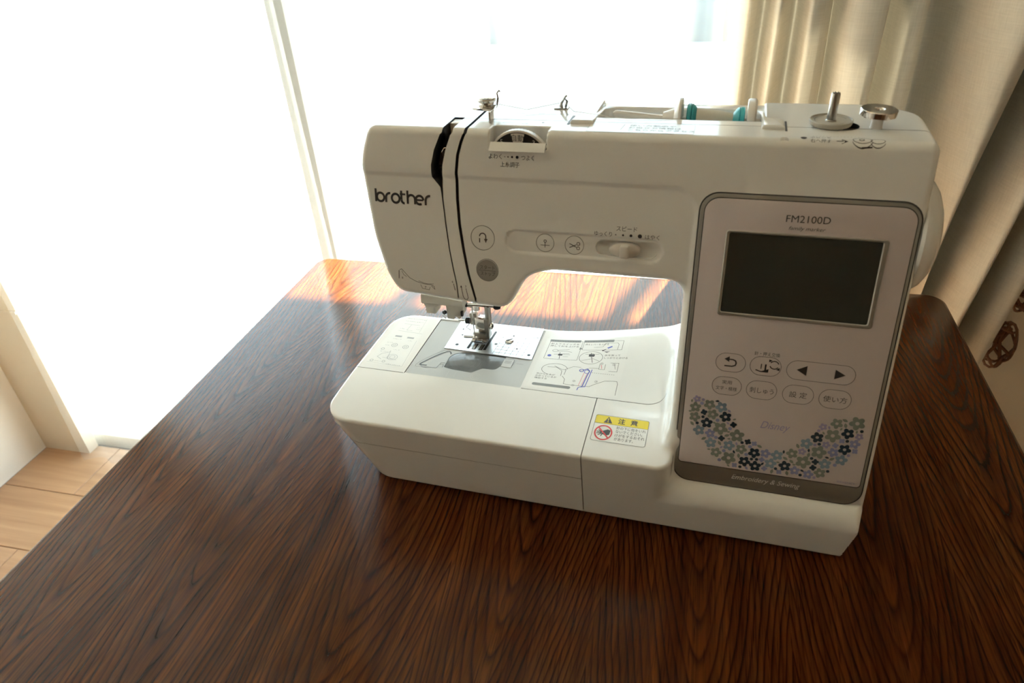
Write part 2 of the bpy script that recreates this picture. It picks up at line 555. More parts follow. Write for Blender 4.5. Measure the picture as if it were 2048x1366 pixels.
# outside: sunlit paving, a low wall, an unseen slab with bars, added to shape the sunlight
tg = box('terrace', (-9, 1.17, -.16), (9, 16, -.05), M['ground'], None, kind='structure')
box('house_wall', (-1.75, 6.2, -.12), (8, 6.8, 1.6), M['block'], None, .01, label='blue-grey house wall outside, dimly seen through the sheer curtain', cat='wall')
bm = bmesh.new()
bm_box(bm, (-4, YB + .15, 2.32), (4, 1.97, 2.40)); bm_box(bm, (-4, YB + .15, 2.32), (-.17, 2.92, 2.40))  # added slab stops the sun short; deeper left part shades the floor
bm_box(bm, (-4, YB + .15, 2.40), (4, YB + .25, 6))
for rx in (-.03, .248):
    bm_tube(bm, [(rx, 1.9, 2.36), (rx + .27 * 1.3, 3.2, 2.36)], .017, 6)  # added bars along the sun's path, casting stripes on the table
from_bm('sun_blocker', bm, M['sun_blocker'], None, 30, kind='structure')


# ------------------------------------------------------------------ curtains
def catmull(pts, n):
    out = []
    for i in range(len(pts) - 1):
        p0, p1, p2, p3 = (np.array(pts[max(i - 1, 0)]), np.array(pts[i]), np.array(pts[i + 1]), np.array(pts[min(i + 2, len(pts) - 1)]))
        for k in range(n):
            t = k / n
            out.append(.5 * (2 * p1 + (p2 - p0) * t + (2 * p0 - 5 * p1 + 4 * p2 - p3) * t * t + (3 * p1 - p0 - 3 * p2 + p3) * t ** 3))
    out.append(np.array(pts[-1], float))
    return out


def sheet(name, path, z0, z1, nz, warp, m, **kw):
    me = bpy.data.meshes.new(name); n = len(path)
    V = []; F = []
    for j in range(nz + 1):
        z = z0 + (z1 - z0) * j / nz
        for i, (x, y) in enumerate(path):
            V.append(warp(x, y, z, i / (n - 1)))
    for j in range(nz):
        for i in range(n - 1):
            F.append((j * n + i, j * n + i + 1, (j + 1) * n + i + 1, (j + 1) * n + i))
    me.from_pydata(V, [], F)
    me.polygons.foreach_set('use_smooth', [True] * len(F))
    return link(name, me, m, None, **kw)


rs = random.Random(3)
def sheer_path(x0, x1, y, step=.013):
    p = []; x = x0; k = 0
    while x < x1:
        p.append((x, y + (.014 if k % 2 else -.014) * rs.uniform(.4, 1.0)))
        x += step * rs.uniform(1.6, 4.2); k += 1
    p.append((x1, y))
    return catmull(p, 5)


sheet('sheer_curtain', sheer_path(-1.392, -.60, .995), .008, 2.03, 24,
      lambda x, y, z, s: (x, y + .01 * math.sin(z * 3 + x * 9), z), M['sheer'],
      label='white sheer curtain panel left of the table, glowing with daylight', cat='curtain')
sheet('sheer_curtain', sheer_path(-.61, .036, .985), .008, 2.03, 24,
      lambda x, y, z, s: (x, y + .01 * math.sin(z * 3 + x * 9), z), M['sheer'],
      label='white sheer curtain panel behind the sewing machine, glowing with daylight', cat='curtain')
dl = [(.036, 1.0), (.054, .965), (.064, .975), (.074, 1.0), (.079, .975), (.087, .952), (.100, .975), (.110, 1.002), (.116, .965), (.122, .945), (.146, .962), (.154, 1.0),
      (.163, .945), (.196, .935), (.204, .965), (.213, 1.004), (.222, .955), (.243, .950), (.252, .985), (.264, 1.006)]
d_hi = dl + [(.280, .985), (.294, .925), (.325, .895), (.351, .93), (.367, .992), (.384, .945), (.410, .915), (.440, .965), (.452, .94), (.475, .925), (.487, .955), (.495, .985)]
d_lo = dl + [(.286, .985), (.307, .950), (.316, .925), (.323, .945), (.338, .990), (.350, .940), (.368, .912), (.388, .965), (.402, .930), (.424, .918), (.442, .952), (.456, .985)]
p_hi, p_lo = catmull(d_hi, 8), catmull(d_lo, 8)


def drape_warp(x, y, z, s):
    t = max(-.5, min(1.6, (1.0 - z) / .3))
    i = int(round(s * (len(p_hi) - 1)))
    q = p_hi[i] * (1 - t) + p_lo[i] * t
    return (q[0] + .002 * math.sin(z * 9 + x * 50), .985 - (.985 - q[1]) * (1.35 if q[1] < .985 else 1) + .004 * math.sin(z * 6 + x * 30), z)


sheet('drape', p_hi, .012, 2.05, 40, drape_warp, M['drape'],
      label='cream linen drape hanging in deep folds to the right of the window', cat='curtain')

# ------------------------------------------------------------------ table
table = empty('dining_table', (0, 0, 0), 'dark brown oak dining table with rounded corners under the white sewing machine', 'table')
TX0, TX1, TY0, TY1, TZ = -.517, .311, -.62, .834, .70
wpl = lambda u, v, h: (u, v, h)
bm = bmesh.new()
o0 = rrect(TX0, TY0, TX1, TY1, .022, 6)
lay = [(inset(o0, .004), TZ - .030), (o0, TZ - .026), (o0, TZ - .006), (inset(o0, .002), TZ - .002), (inset(o0, .006), TZ)]
rg = [[bm.verts.new((u, v, h)) for u, v in o] for o, h in lay]
for A, B in zip(rg, rg[1:]):
    for i in range(len(A)): bm.faces.new((A[i], A[(i + 1) % len(A)], B[(i + 1) % len(A)], B[i]))
bm.faces.new(rg[-1]); bm.faces.new(rg[0][::-1])
from_bm('tabletop', bm, M['oak'], table, 40)
bm = bmesh.new()
for a, b in (((TX0 + .06, TY0 + .06, .60), (TX1 - .06, TY0 + .08, .67)), ((TX0 + .06, TY1 - .08, .60), (TX1 - .06, TY1 - .06, .67)),
             ((TX0 + .06, TY0 + .08, .60), (TX0 + .08, TY1 - .08, .67)), ((TX1 - .08, TY0 + .08, .60), (TX1 - .06, TY1 - .08, .67))):
    bm_box(bm, a, b, .002)
from_bm('apron', bm, M['oak'], table)
for lx in (TX0 + .035, TX1 - .09):
    for ly in (TY0 + .035, TY1 - .09):
        box('leg', (lx, ly, 0), (lx + .055, ly + .055, .67), M['oak'], table, .004)

# ------------------------------------------------------------------ wicker ornaments on the wall
rv = random.Random(11)
def vine_ring(name, cx, cz, rx, rz_, label, strands=5):
    root = empty(name, (cx, YB - .016, cz), label, 'ornament', group=None)
    for s in range(strands):
        pts = []
        ph = rv.uniform(0, 6.28); wv = rv.choice((2, 3, 4)); am = rv.uniform(.08, .28)
        for i in range(33):
            t = 2 * PI * i / 32
            q = 1 + am * math.sin(wv * t + ph)
            pts.append((rx * q * math.cos(t), .009 * math.sin(3 * t + ph), rz_ * q * math.sin(t)))
        tube('strand', pts, .0019, M['vine'], root, 6)
    for k_ in range(4):
        a = rv.uniform(0, PI); b = a + rv.uniform(2, 3.6)
        tube('twig', [(rx * math.cos(a), 0, rz_ * math.sin(a)), (.004 * rv.uniform(-1, 1), .006, .01 * rv.uniform(-1, 1)), (rx * math.cos(b), 0, rz_ * math.sin(b))], .0026, M['vine'], root, 6)
    return root
vine_ring('wicker_ornament', .470, .528, .021, .031, 'brown twisted wicker ornament on the cream wall, the lower one beside the drape')
vine_ring('wicker_ornament', .492, .612, .026, .024, 'brown wicker ornament higher on the cream wall, cut by the right frame edge')

# ================================================================== the sewing machine (modelled in millimetres)
CA, SA = math.cos(math.radians(12)), math.sin(math.radians(12))
MM = .001
mach = empty('sewing_machine', (.1381, .3947, TZ), 'white computerised sewing machine with dark screen standing on the brown table', 'sewing machine', math.radians(-2.9))


def arc_poly(pts):
    """polygon with every corner rounded: [(x, z, r), ...]"""
    out = []; n = len(pts)
    for i in range(n):
        a, b, c = (np.array(pts[i - 1][:2], float), np.array(pts[i][:2], float), np.array(pts[(i + 1) % n][:2], float))
        r = pts[i][2]
        u = (a - b) / np.linalg.norm(a - b); v = (c - b) / np.linalg.norm(c - b)
        ang = math.acos(max(-1, min(1, u @ v)))
        if r < .01 or ang > 3.1: out.append(tuple(b)); continue
        d = min(r / math.tan(ang / 2), .49 * np.linalg.norm(a - b), .49 * np.linalg.norm(c - b))
        p, q = b + u * d, b + v * d
        for k in range(9):
            t = k / 8
            out.append(tuple((1 - t) ** 2 * p + 2 * t * (1 - t) * b + t * t * q))
    return np.array(out)


PROF = arc_poly([(-374, 303, 9), (-383, 278, 60), (-375.5, 222, 80), (-367, 194, 40), (-357, 179, 14), (-330, 177.5, 40), (-266, 173, 16), (-251, 201, 22), (-232, 206, 24),
                 (-137, 206, 12), (-137, 100, 2), (-136, 1.2, 0), (0, 1.2, 3), (6, 48, 30), (5, 200, 20), (4, 303, 7)])


def poly_sd(px, pz, P):
    d = np.full(px.shape, 1e9); ins = np.zeros(px.shape, bool)
    n = len(P)
    for i in range(n):
        ax, az = P[i - 1]; bx, bz = P[i]
        ex, ez = bx - ax, bz - az
        l2 = ex * ex + ez * ez
        if l2 < 1e-12: continue
        t = np.clip(((px - ax) * ex + (pz - az) * ez) / l2, 0, 1)
        d = np.minimum(d, (px - ax - t * ex) ** 2 + (pz - az - t * ez) ** 2)
        if abs(ez) > 1e-9:
            c = ((az > pz) != (bz > pz)) & (px < ex * (pz - az) / ez + ax)
            ins ^= c
    d = np.sqrt(d)
    return np.where(ins, -d, d)


def rmax(a, b, r):
    return np.minimum(np.maximum(a, b), -r) + np.hypot(np.maximum(a + r, 0), np.maximum(b + r, 0))


def smin(a, b, k):
    h = np.clip(.5 + .5 * (b - a) / np.maximum(k, 1e-3), 0, 1)
    return b + (a - b) * h - k * h * (1 - h)


def sst(t):
    t = np.clip(t, 0, 1)
    return t * t * (3 - 2 * t)


def ztop(x, y):
    yy = np.clip((62 - y) / 74, 0, 1.1)
    s = np.clip((x + 262) / 122, 0, 1)
    return 80 - 4.6 * yy ** 1.4 + 21 * s ** 1.5 * sst((y - 50) / 100)


def sdf(x, y, z, prof=None):
    if prof is None: prof = poly_sd(x, z, PROF)
    sl = -CA * y + SA * (z - 12)
    slc = rmax(sl, 3.8 + .02 * (z - 1.2) - y, 12.)        # the column front stands upright below the panel
    v = (z - 12) / CA
    # shallow recess of the lower arm front, and the key strip in it
    dR = rmax(x + 133.5, z - 270.3, 18)
    rec = 1.2 * sst((2.2 - dR) / 4.4) * sst((z - 120) / 30)
    dP = np.hypot(np.maximum(np.abs(x + 210.5) - 48.7, 0), v - 219.5) - 8.0
    rec = rec + .9 * sst((1.0 - dP) / 2.0)
    up = rmax(rmax(prof, slc + rec, 5.), rmax(x - 9., y - 150, 46.), 6.)
    # bed
    front = (3.8 - y - 12.5 * np.clip(z - 1.2, 0, None) / 76) * .98
    left = -(x + 427 - .41 * np.clip(66 - z, 0, None)) * .93
    back = y - 158
    plan = np.maximum(np.maximum(rmax(left, back, 24.), rmax(left, front, 24.)), rmax(front, x + 132.5, 13.))
    top = (z - ztop(x, y)) * .93
    bed = rmax(rmax(plan, top, 2.6), 1.2 - z, 4.)
    foot = np.maximum(np.maximum(front, x - 5.5 + .16 * np.clip(48 - z, 0, None)), np.maximum(-160 - x, y - 13))
    foot = rmax(rmax(foot, (z - 45.5 - .95 * y) * .72, 7.), 1.2 - z, 4.)      # the plinth under the panel, flush with the bed front
    bed = smin(bed, foot, .2 + 7. * sst((z - 34) / 14))
    k = (.3 + 6. * sst((z - 20) / 40) + 14. * sst((z - 74) / 14)) * sst((-120 - x) / 10)
    d = smin(up, bed, k + 1e-3)
    # window of the tension dial, spool recess
    c = np.maximum(np.maximum(np.maximum(-279 - x, x + 238), y - 74), 291 - z)
    d = rmax(d, -c, 1.)
    c = np.maximum(np.maximum(np.maximum(-212 - x, x + 96), 100 - y), 283 - z)
    d = rmax(d, -c, 1.)
    return d


def surface_nets(h=1.5):
    lo = np.array([-430., -17., -1.5]); hi = np.array([9., 162., 307.])
    n = np.ceil((hi - lo) / h).astype(int) + 1
    ax = [lo[i] + h * np.arange(n[i]) for i in range(3)]
    X, Z = np.meshgrid(ax[0], ax[2], indexing='ij')
    pr = poly_sd(X, Z, PROF)[:, None, :]
    vol = sdf(ax[0][:, None, None], ax[1][None, :, None], ax[2][None, None, :], pr).astype(np.float32)
    s = vol < 0
    cnt = np.zeros(tuple(n - 1), np.int8)
    offs = [(i, j, k) for i in (0, 1) for j in (0, 1) for k in (0, 1)]
    for i, j, k in offs:
        cnt += s[i:n[0] - 1 + i, j:n[1] - 1 + j, k:n[2] - 1 + k]
    act = (cnt > 0) & (cnt < 8)
    idx = np.argwhere(act)
    acc = np.zeros((len(idx), 3)); num = np.zeros(len(idx))
    for a in offs:
        for axis in range(3):
            if a[axis]: continue
            b = list(a); b[axis] = 1
            va = vol[tuple((idx + a).T)]; vb = vol[tuple((idx + b).T)]
            m = (va < 0) != (vb < 0)
            t = np.where(m, va / np.where(m, va - vb, 1), 0)
            p = np.array(a, float)[None] + np.eye(3)[axis][None] * t[:, None]
            acc += p * m[:, None]; num += m
    V = lo + h * (idx + acc / num[:, None])
    num_ = -np.ones(tuple(n - 1), np.int32); num_[tuple(idx.T)] = np.arange(len(idx))
    Q = []
    for axis in range(3):
        o1, o2 = (axis + 1) % 3, (axis + 2) % 3
        sl0 = [slice(None)] * 3; sl1 = [slice(None)] * 3
        sl0[axis] = slice(0, -1); sl1[axis] = slice(1, None)
        ch = s[tuple(sl0)] != s[tuple(sl1)]
        e = np.argwhere(ch)
        ok = (e[:, o1] > 0) & (e[:, o2] > 0) & (e[:, o1] < n[o1] - 1) & (e[:, o2] < n[o2] - 1)
        e = e[ok]
        c = []
        for d1, d2 in ((-1, -1), (0, -1), (0, 0), (-1, 0)):
            q = e.copy(); q[:, o1] += d1; q[:, o2] += d2
            c.append(num_[tuple(q.T)])
        c = np.stack(c, 1)
        inside = s[tuple(e.T)]
        c[~inside] = c[~inside][:, ::-1]
        Q.append(c)
    Q = np.concatenate(Q)
    for it in range(4):
        d = sdf(*V.T); g = grad(V)
        g2 = (g * g).sum(1)
        V = V - np.clip(d / np.maximum(g2, .2), -.8, .8)[:, None] * g
    g = grad(V)
    N = g / np.linalg.norm(g, axis=1)[:, None]
    T = np.concatenate([Q[:, [0, 1, 2]], Q[:, [0, 2, 3]]])
    return V, N, T


def grad(V, e=.25):
    g = np.empty_like(V)
    for i in range(3):
        d = np.zeros(3); d[i] = e
        g[:, i] = (sdf(*(V + d).T) - sdf(*(V - d).T)) / (2 * e)
    return g


class Skin:
    def __init__(s, V, N, T): s.V, s.N, s.T = V, N, T
    def split(s, f):
        """cut along f = 0; returns (f>0 side, f<0 side, cut segments)"""
        f = np.where(np.abs(f) < 1e-5, 1e-5, f)
        sg = f[s.T] > 0; c = sg.sum(1)
        mi = np.where((c == 1) | (c == 2))[0]
        T = s.T[mi]; sm = sg[mi]; cm = c[mi]
        lone = np.where(cm == 1, sm.argmax(1), (~sm).argmax(1)); r = np.arange(len(mi))
        a, b, d = T[r, lone], T[r, (lone + 1) % 3], T[r, (lone + 2) % 3]
        e = np.concatenate([np.stack([a, b], 1), np.stack([a, d], 1)])
        es = np.sort(e, 1)
        u, inv = np.unique(es[:, 0].astype(np.int64) * (len(s.V) + 1) + es[:, 1], return_inverse=True)
        ua, ub = u // (len(s.V) + 1), u % (len(s.V) + 1)
        t = (f[ua] / (f[ua] - f[ub]))[:, None]
        nv = s.V[ua] * (1 - t) + s.V[ub] * t
        nn = s.N[ua] * (1 - t) + s.N[ub] * t
        nn /= np.maximum(np.linalg.norm(nn, axis=1), 1e-9)[:, None]
        V2 = np.concatenate([s.V, nv]); N2 = np.concatenate([s.N, nn])
        p = len(s.V) + inv[:len(mi)]; q = len(s.V) + inv[len(mi):]
        lt = np.stack([a, p, q], 1); qt = np.concatenate([np.stack([p, b, d], 1), np.stack([p, d, q], 1)])
        L1 = cm == 1; L2 = np.concatenate([L1, L1])
        pos = np.concatenate([s.T[c == 3], lt[L1], qt[~L2]])
        neg = np.concatenate([s.T[c == 0], lt[~L1], qt[L2]])
        return Skin(V2, N2, pos), Skin(V2, N2, neg), np.stack([p, q], 1)
    def groove(s, f, depth):
        """carve f<0 into the surface; returns (rest, V, F) with the sunk floor and its walls"""
        pos, neg, seg = s.split(f)
        dep = depth(neg.V) if callable(depth) else np.full(len(neg.V), float(depth))
        V = neg.V - neg.N * dep[:, None]
        used = np.unique(neg.T); mp = -np.ones(len(V), int); mp[used] = np.arange(len(used))
        FV = [V[used]]; F = [mp[neg.T]] if len(neg.T) else []
        if len(seg):
            n0 = len(used); k = len(seg)
            FV += [neg.V[seg[:, 0]], neg.V[seg[:, 1]], V[seg[:, 1]], V[seg[:, 0]]]
            i = np.arange(k)
            F += [np.stack([n0 + i, n0 + k + i, n0 + 2 * k + i], 1), np.stack([n0 + i, n0 + 2 * k + i, n0 + 3 * k + i], 1)]
        return pos, (np.concatenate(FV), np.concatenate(F) if F else np.zeros((0, 3), int), neg)
    def slit(s, g, wd, mask, depth):
        """narrow groove |g| < wd inside mask (g may change sign well within one triangle)"""
        inm = mask[s.T].all(1)
        A, B, s1 = Skin(s.V, s.N, s.T[inm]).split(np.where(mask, g(s.V, s.N), 99.) - wd)
        gb = g(B.V, B.N)
        C, D, s2 = B.split(gb + wd)
        V, N = C.V, C.N
        keep = Skin(V, N, np.concatenate([s.T[~inm], A.T, D.T]))
        dep = depth(V) if callable(depth) else np.full(len(V), float(depth))
        W = V - N * dep[:, None]
        used = np.unique(C.T); mp = -np.ones(len(V), int); mp[used] = np.arange(len(used))
        FV = [W[used]]; F = [mp[C.T]] if len(C.T) else []
        inC = np.zeros(len(V), bool); inC[used] = True
        n0 = len(used)
        for sg in (s1, s2):
            sg = sg[inC[sg].all(1)] if len(sg) else sg
            if not len(sg): continue
            k = len(sg); i = np.arange(k)
            FV += [V[sg[:, 0]], V[sg[:, 1]], W[sg[:, 1]], W[sg[:, 0]]]
            F += [np.stack([n0 + i, n0 + k + i, n0 + 2 * k + i], 1), np.stack([n0 + i, n0 + 2 * k + i, n0 + 3 * k + i], 1)]
            n0 += 4 * k
        return keep, (np.concatenate(FV), np.concatenate(F) if F else np.zeros((0, 3), int), C)
    def build(s, name, m, parent, **kw):
        used = np.unique(s.T); mp = -np.ones(len(s.V), int); mp[used] = np.arange(len(used))
        return tri_object(name, s.V[used], mp[s.T], m, parent, s.N[used], **kw)


def tri_object(name, V, T, m, parent, N=None, **kw):
    me = bpy.data.meshes.new(name)
    me.vertices.add(len(V)); me.vertices.foreach_set('co', (V * MM).astype(np.float32).ravel())
    me.loops.add(3 * len(T)); me.loops.foreach_set('vertex_index', T.astype(np.int32).ravel())
    me.polygons.add(len(T)); me.polygons.foreach_set('loop_start', np.arange(0, 3 * len(T), 3, dtype=np.int32))
    me.update(calc_edges=True)
    if N is not None:
        me.polygons.foreach_set('use_smooth', [True] * len(T))
        me.normals_split_custom_set_from_vertices(N.astype(np.float32))
    return link(name, me, m, parent, **kw)


skin = Skin(*surface_nets(1.5))


def hit(P, D, n=70):
    """march points P along unit direction D onto the machine skin"""
    P = np.array(P, float); D = np.array(D, float)
    for i in range(n):
        P = P + D * (np.clip(sdf(*P.T), -3, 25) * .85)[:, None]
    return P


def on_slant(lift=.15):
    """(u, v) on the leaning front -> metres"""
    def f(p):
        P = np.stack([p[:, 0], SA * p[:, 1] - 25 * CA, 12 + CA * p[:, 1] + 25 * SA], 1)
        return (hit(P, (0, CA, -SA)) + np.array([0, -CA, SA]) * lift) * MM
    return f


def panel_at(lift):
    return lambda p: np.stack([p[:, 0], SA * p[:, 1] - lift * CA, 12 + CA * p[:, 1] + lift * SA], 1) * MM


def on_top(lift=.15, z0=330.):
    return lambda p: (hit(np.stack([p[:, 0], p[:, 1], np.full(len(p), z0)], 1), (0, 0, -1)) + np.array([0, 0, 1]) * lift) * MM


def on_bed(lift=.15): return on_top(lift, 130.)


def flat_at(z): return lambda p: np.stack([p[:, 0], p[:, 1], np.full(len(p), z)], 1) * MM
def pl_slant(u, v, h): return (u * MM, (SA * v - h * CA) * MM, (12 + CA * v + h * SA) * MM)
def pl_flat(u, v, h): return (u * MM, v * MM, h * MM)
def mmv(*a): return tuple(q * MM for q in a)


def grooves_object(name, lst, m, **kw):
    V = []; T = []; o = 0
    for v, t in lst:
        V.append(v); T.append(t + o); o += len(v)
    return tri_object(name, np.concatenate(V), np.concatenate(T), m, mach, None, **kw)


# --- seams and slots cut into the skin
def tpar(V):       # running length up the front and back over the top
    v = (V[:, 2] - 12) / CA
    return np.where(V[:, 1] > 62, 297 + (V[:, 1] - 62), np.minimum(v, 297))


def lut(t, tab):
    tab = sorted(tab)
    return np.interp(t, [a for a, b in tab], [b for a, b in tab])


GR = [(160, -290.6), (171.6, -291.7), (177.5, -293.3), (191, -297), (210.3, -300.6), (229.2, -303.3), (247.6, -304.4), (267.5, -304.4), (279.9, -303), (288.6, -300.3), (296, -297.2), (310, -296.6), (400, -296.6)]
GLL = [(160, -305.2), (182, -307.2), (194, -309.7), (209.4, -312.4), (228.4, -314.7), (247, -316.5), (256, -317.6), (263, -323.8), (272, -323.9), (282.7, -321.2), (291, -317.4), (297, -314.8), (400, -314.8)]
GLR = [(160, -304.3), (182, -306.4), (194, -308.8), (209.4, -311.5), (228.4, -313.7), (247, -315.5), (256, -315.6), (263, -315.4), (272, -315), (282.7, -312.4), (291, -309.2), (297, -306.8), (400, -306.8)]


def fields(V, N):
    t = tpar(V); c = lut(t, GR)
    return t, c


slot_parts = []; seam_parts = []
V, N = skin.V, skin.N
t = tpar(V); ok = (V[:, 2] > 168) & (N[:, 1] < .6) & (N[:, 2] > -.5)
glc = lambda t: (lut(t, GLL) + lut(t, GLR)) / 2
glw = lambda t: (lut(t, GLR) - lut(t, GLL)) / 2
skin, (gv, gt, _) = skin.slit(lambda V, N: (V[:, 0] - glc(tpar(V))) / glw(tpar(V)), 1., ok & (V[:, 1] < 90.5),
                              lambda V: np.clip(glw(tpar(V)) * 4.4, 1.6, 15))
slot_parts.append((gv, gt))
V, N = skin.V, skin.N
t = tpar(V); ok = (V[:, 2] > 168) & (N[:, 1] < .6) & (N[:, 2] > -.5)
grw = lambda V: np.interp(tpar(V), [170, 215, 297, 400], [.8, 1.15, 1.15, 1.0])
skin, (gv, gt, _) = skin.slit(lambda V, N: (V[:, 0] - lut(tpar(V), GR)) / grw(V), 1., ok & (V[:, 1] < 128), 4.5)
slot_parts.append((gv, gt))


def seam(g, mask, wd=.32, depth=1.3):
    global skin
    skin, (gv, gt, _) = skin.slit(g, wd, mask(skin.V, skin.N), depth)
    seam_parts.append((gv, gt))


BIG = 9.
seam(lambda V, N: V[:, 1] - 88.5, lambda V, N: (V[:, 2] > 296) & (V[:, 0] > -316) & (N[:, 2] > .3), .3)
bedtop = lambda V, N: (V[:, 2] < 112) & (V[:, 2] > 60) & (N[:, 2] > .3)
# needle plate cover: taken out of the bed
V, N = skin.V, skin.N
f = np.where(bedtop(V, N), np.maximum(np.maximum(-377 - V[:, 0], V[:, 0] + 268), np.maximum(60.9 - V[:, 1], V[:, 1] - 153)), BIG)
skin, (cv, ct, cover) = skin.groove(f, .8)
seam(lambda V, N: V[:, 0] + 200.5, lambda V, N: (V[:, 2] < 90) & (V[:, 2] > 2) & (N[:, 2] > -.3) & (V[:, 1] < 61.5), .36)
seam(lambda V, N: np.where(V[:, 0] < -170, V[:, 1] - 60.3, V[:, 1] - 60.3 - np.where(V[:, 0] > -161, 17 - np.sqrt(np.clip(17 ** 2 - (V[:, 0] + 161) ** 2, 0, None)), 0)),
     lambda V, N: bedtop(V, N) & (V[:, 0] < -144.5) & ((V[:, 0] > -268) | (V[:, 0] < -377)), .3)
seam(lambda V, N: V[:, 0] + 377.3, lambda V, N: bedtop(V, N) & (V[:, 1] > 59.5), .35)
seam(lambda V, N: V[:, 2] - 48.2, lambda V, N: (V[:, 2] < 60) & (V[:, 2] > 40) & (V[:, 0] < -200.6) & (np.abs(N[:, 2]) < .7), .22, .5)
# round key outlines and the slider track
keys = [(-285.2, 220.2, 9.2), (-281.8, 195.7, 8.6), (-237.7, 219.5, 6.6), (-216.1, 219.4, 6.8)]
def vv(V): return (V[:, 2] - 12) / CA
for kx, kv, kr in keys:
    seam(lambda V, N: np.hypot(V[:, 0] - kx, vv(V) - kv) - kr, lambda V, N: (N[:, 1] < -.5) & (np.abs(V[:, 0] - kx) < 16), .2, .8)
V, N = skin.V, skin.N
f = np.where(N[:, 1] < -.5, np.hypot(np.maximum(np.abs(V[:, 0] + 178.85) - 16, 0), vv(V) - 219.3) - 5.9, BIG)
skin, (tv, tt, _) = skin.groove(f, 4.2)
# small round recess on the top and the opening round the bobbin winder
f = np.where(skin.N[:, 2] > .7, np.hypot(skin.V[:, 0] + 84.5, (skin.V[:, 1] - 64.5)) - 2.6, BIG)
skin, (hv, ht, _) = skin.groove(f, 2.)
f = np.where(skin.N[:, 2] > .7, np.hypot(np.maximum(np.abs(skin.V[:, 0] + 52) - 4, 0), (skin.V[:, 1] - 94)) - 9.5, BIG)
skin, (wv, wt, _) = skin.groove(f, 5.)

# --- take the separate shells apart
def peel(fn):
    global skin
    pos, neg, _ = skin.split(fn(skin.V, skin.N))
    skin = pos
    return neg
face = peel(lambda V, N: np.where(V[:, 2] > 150, np.where((N[:, 1] < .6) & (N[:, 2] > -.5), V[:, 0] - lut(tpar(V), GR), V[:, 0] + 294.), 50.))
rear = peel(lambda V, N: np.where(V[:, 2] > 140, 88.5 - V[:, 1], 50.))
lid = peel(lambda V, N: np.where(V[:, 2] < 120, np.maximum(np.maximum(V[:, 0] + 200.5, V[:, 1] - 60.3), 48.2 - V[:, 2]), 50.))
case = peel(lambda V, N: np.where(V[:, 2] < 120, np.maximum(V[:, 0] + 200.5, V[:, 1] - 60.3), 50.))
bedend = peel(lambda V, N: np.where(V[:, 2] < 120, V[:, 0] + 377.3, 50.))
skin.build('body_shell', M['white'], mach)
face.build('face_cover', M['white'], mach)
rear.build('rear_cover', M['white'], mach)
lid.build('accessory_case_lid', M['lid'], mach)
case.build('accessory_case', M['lid'], mach)
bedend.build('bed_extension', M['lid'], mach)
grooves_object('thread_slot', slot_parts, M['slot'], label='dark thread slots running down the head')
grooves_object('seam_line', seam_parts, M['seam'])
grooves_object('dial_recess', [(hv, ht)], M['lid']).name = 'dimple'
grooves_object('winder_opening', [(wv, wt)], M['slot'])
for fx in (-385, -30):
    for fy in (25, 135):
        lathe('rubber_foot', [(0, 0), (9 * MM, 0), (9.5 * MM, 1 * MM), (9.5 * MM, 2.5 * MM), (0, 2.5 * MM)], mmv(fx, fy, 0), M['rubber'], mach, n=24)

# ------------------------------------------------------------------ bed: needle plate cover, plate, bobbin cover
def bob_outline():
    return arc_poly([(-345, 76.5, 0), (-337, 74.6, 2), (-317.5, 73.2, 2), (-309.5, 81.5, 3), (-297.5, 81.5, 6), (-292.4, 92, 3), (-293.5, 103.6, 0), (-334, 103.6, 22), (-345.5, 97, 24)])
BOB = bob_outline()
dB = poly_sd(cover.V[:, 0], cover.V[:, 1], BOB)
cs = Skin(cover.V - np.array([0, 0, .25]), cover.N, cover.T)
tri_object('bed_edge_gap', cv, ct, M['seam'], mach)
cs, (bv, bt, _) = cs.groove(np.where(np.abs(cs.V[:, 2] - 80) < 12, dB, BIG), 14.)
npc = cs.build('needle_plate_cover', M['gray'], mach)
cav = tri_object('bobbin_well', bv, bt, M['well'], mach)
bmz = lambda r, h: (r * MM, h * MM)
lathe('bobbin', [bmz(1.5, 0), bmz(10, 0), bmz(10, .8), bmz(4, .8), bmz(4, 5.5), bmz(10, 5.5), bmz(10, 6.3), bmz(3, 6.3), bmz(3, 5.2), bmz(1.5, 5.2), bmz(1.5, 0)], mmv(-328, 88.5, 71), M['bobbin'], cav, n=36)
lathe('hook_ring', [bmz(12.4, 0), bmz(14.5, 0), bmz(14.5, 9), bmz(12.4, 9), bmz(12.4, 0)], mmv(-328, 88.5, 68.5), M['black'], cav, n=36)
box('guide_block', mmv(-304, 86, 66), mmv(-296.5, 97, 76.5), M['gray'], cav, .6 * MM)
box('guide_block', mmv(-318, 90, 66), mmv(-309, 102, 75), M['black'], cav, .6 * MM)
prism('bobbin_cover', [tuple(p) for p in inset([tuple(q) for q in BOB], .25)], 78.5, 79.7, pl_flat, M['smoky'], mach, .2, label='smoky clear bobbin cover')
F = Flat().circle(-328, 88.5, 13.8, .35).circle(-328, 88.5, 9.6, .25).stroke([(-330.5, 103), (-331, 90), (-326, 90), (-325.6, 103)], .3)
F.build('moulded_line', flat_at(79.85), M['midgrey'], bpy.data.objects['bobbin_cover'])
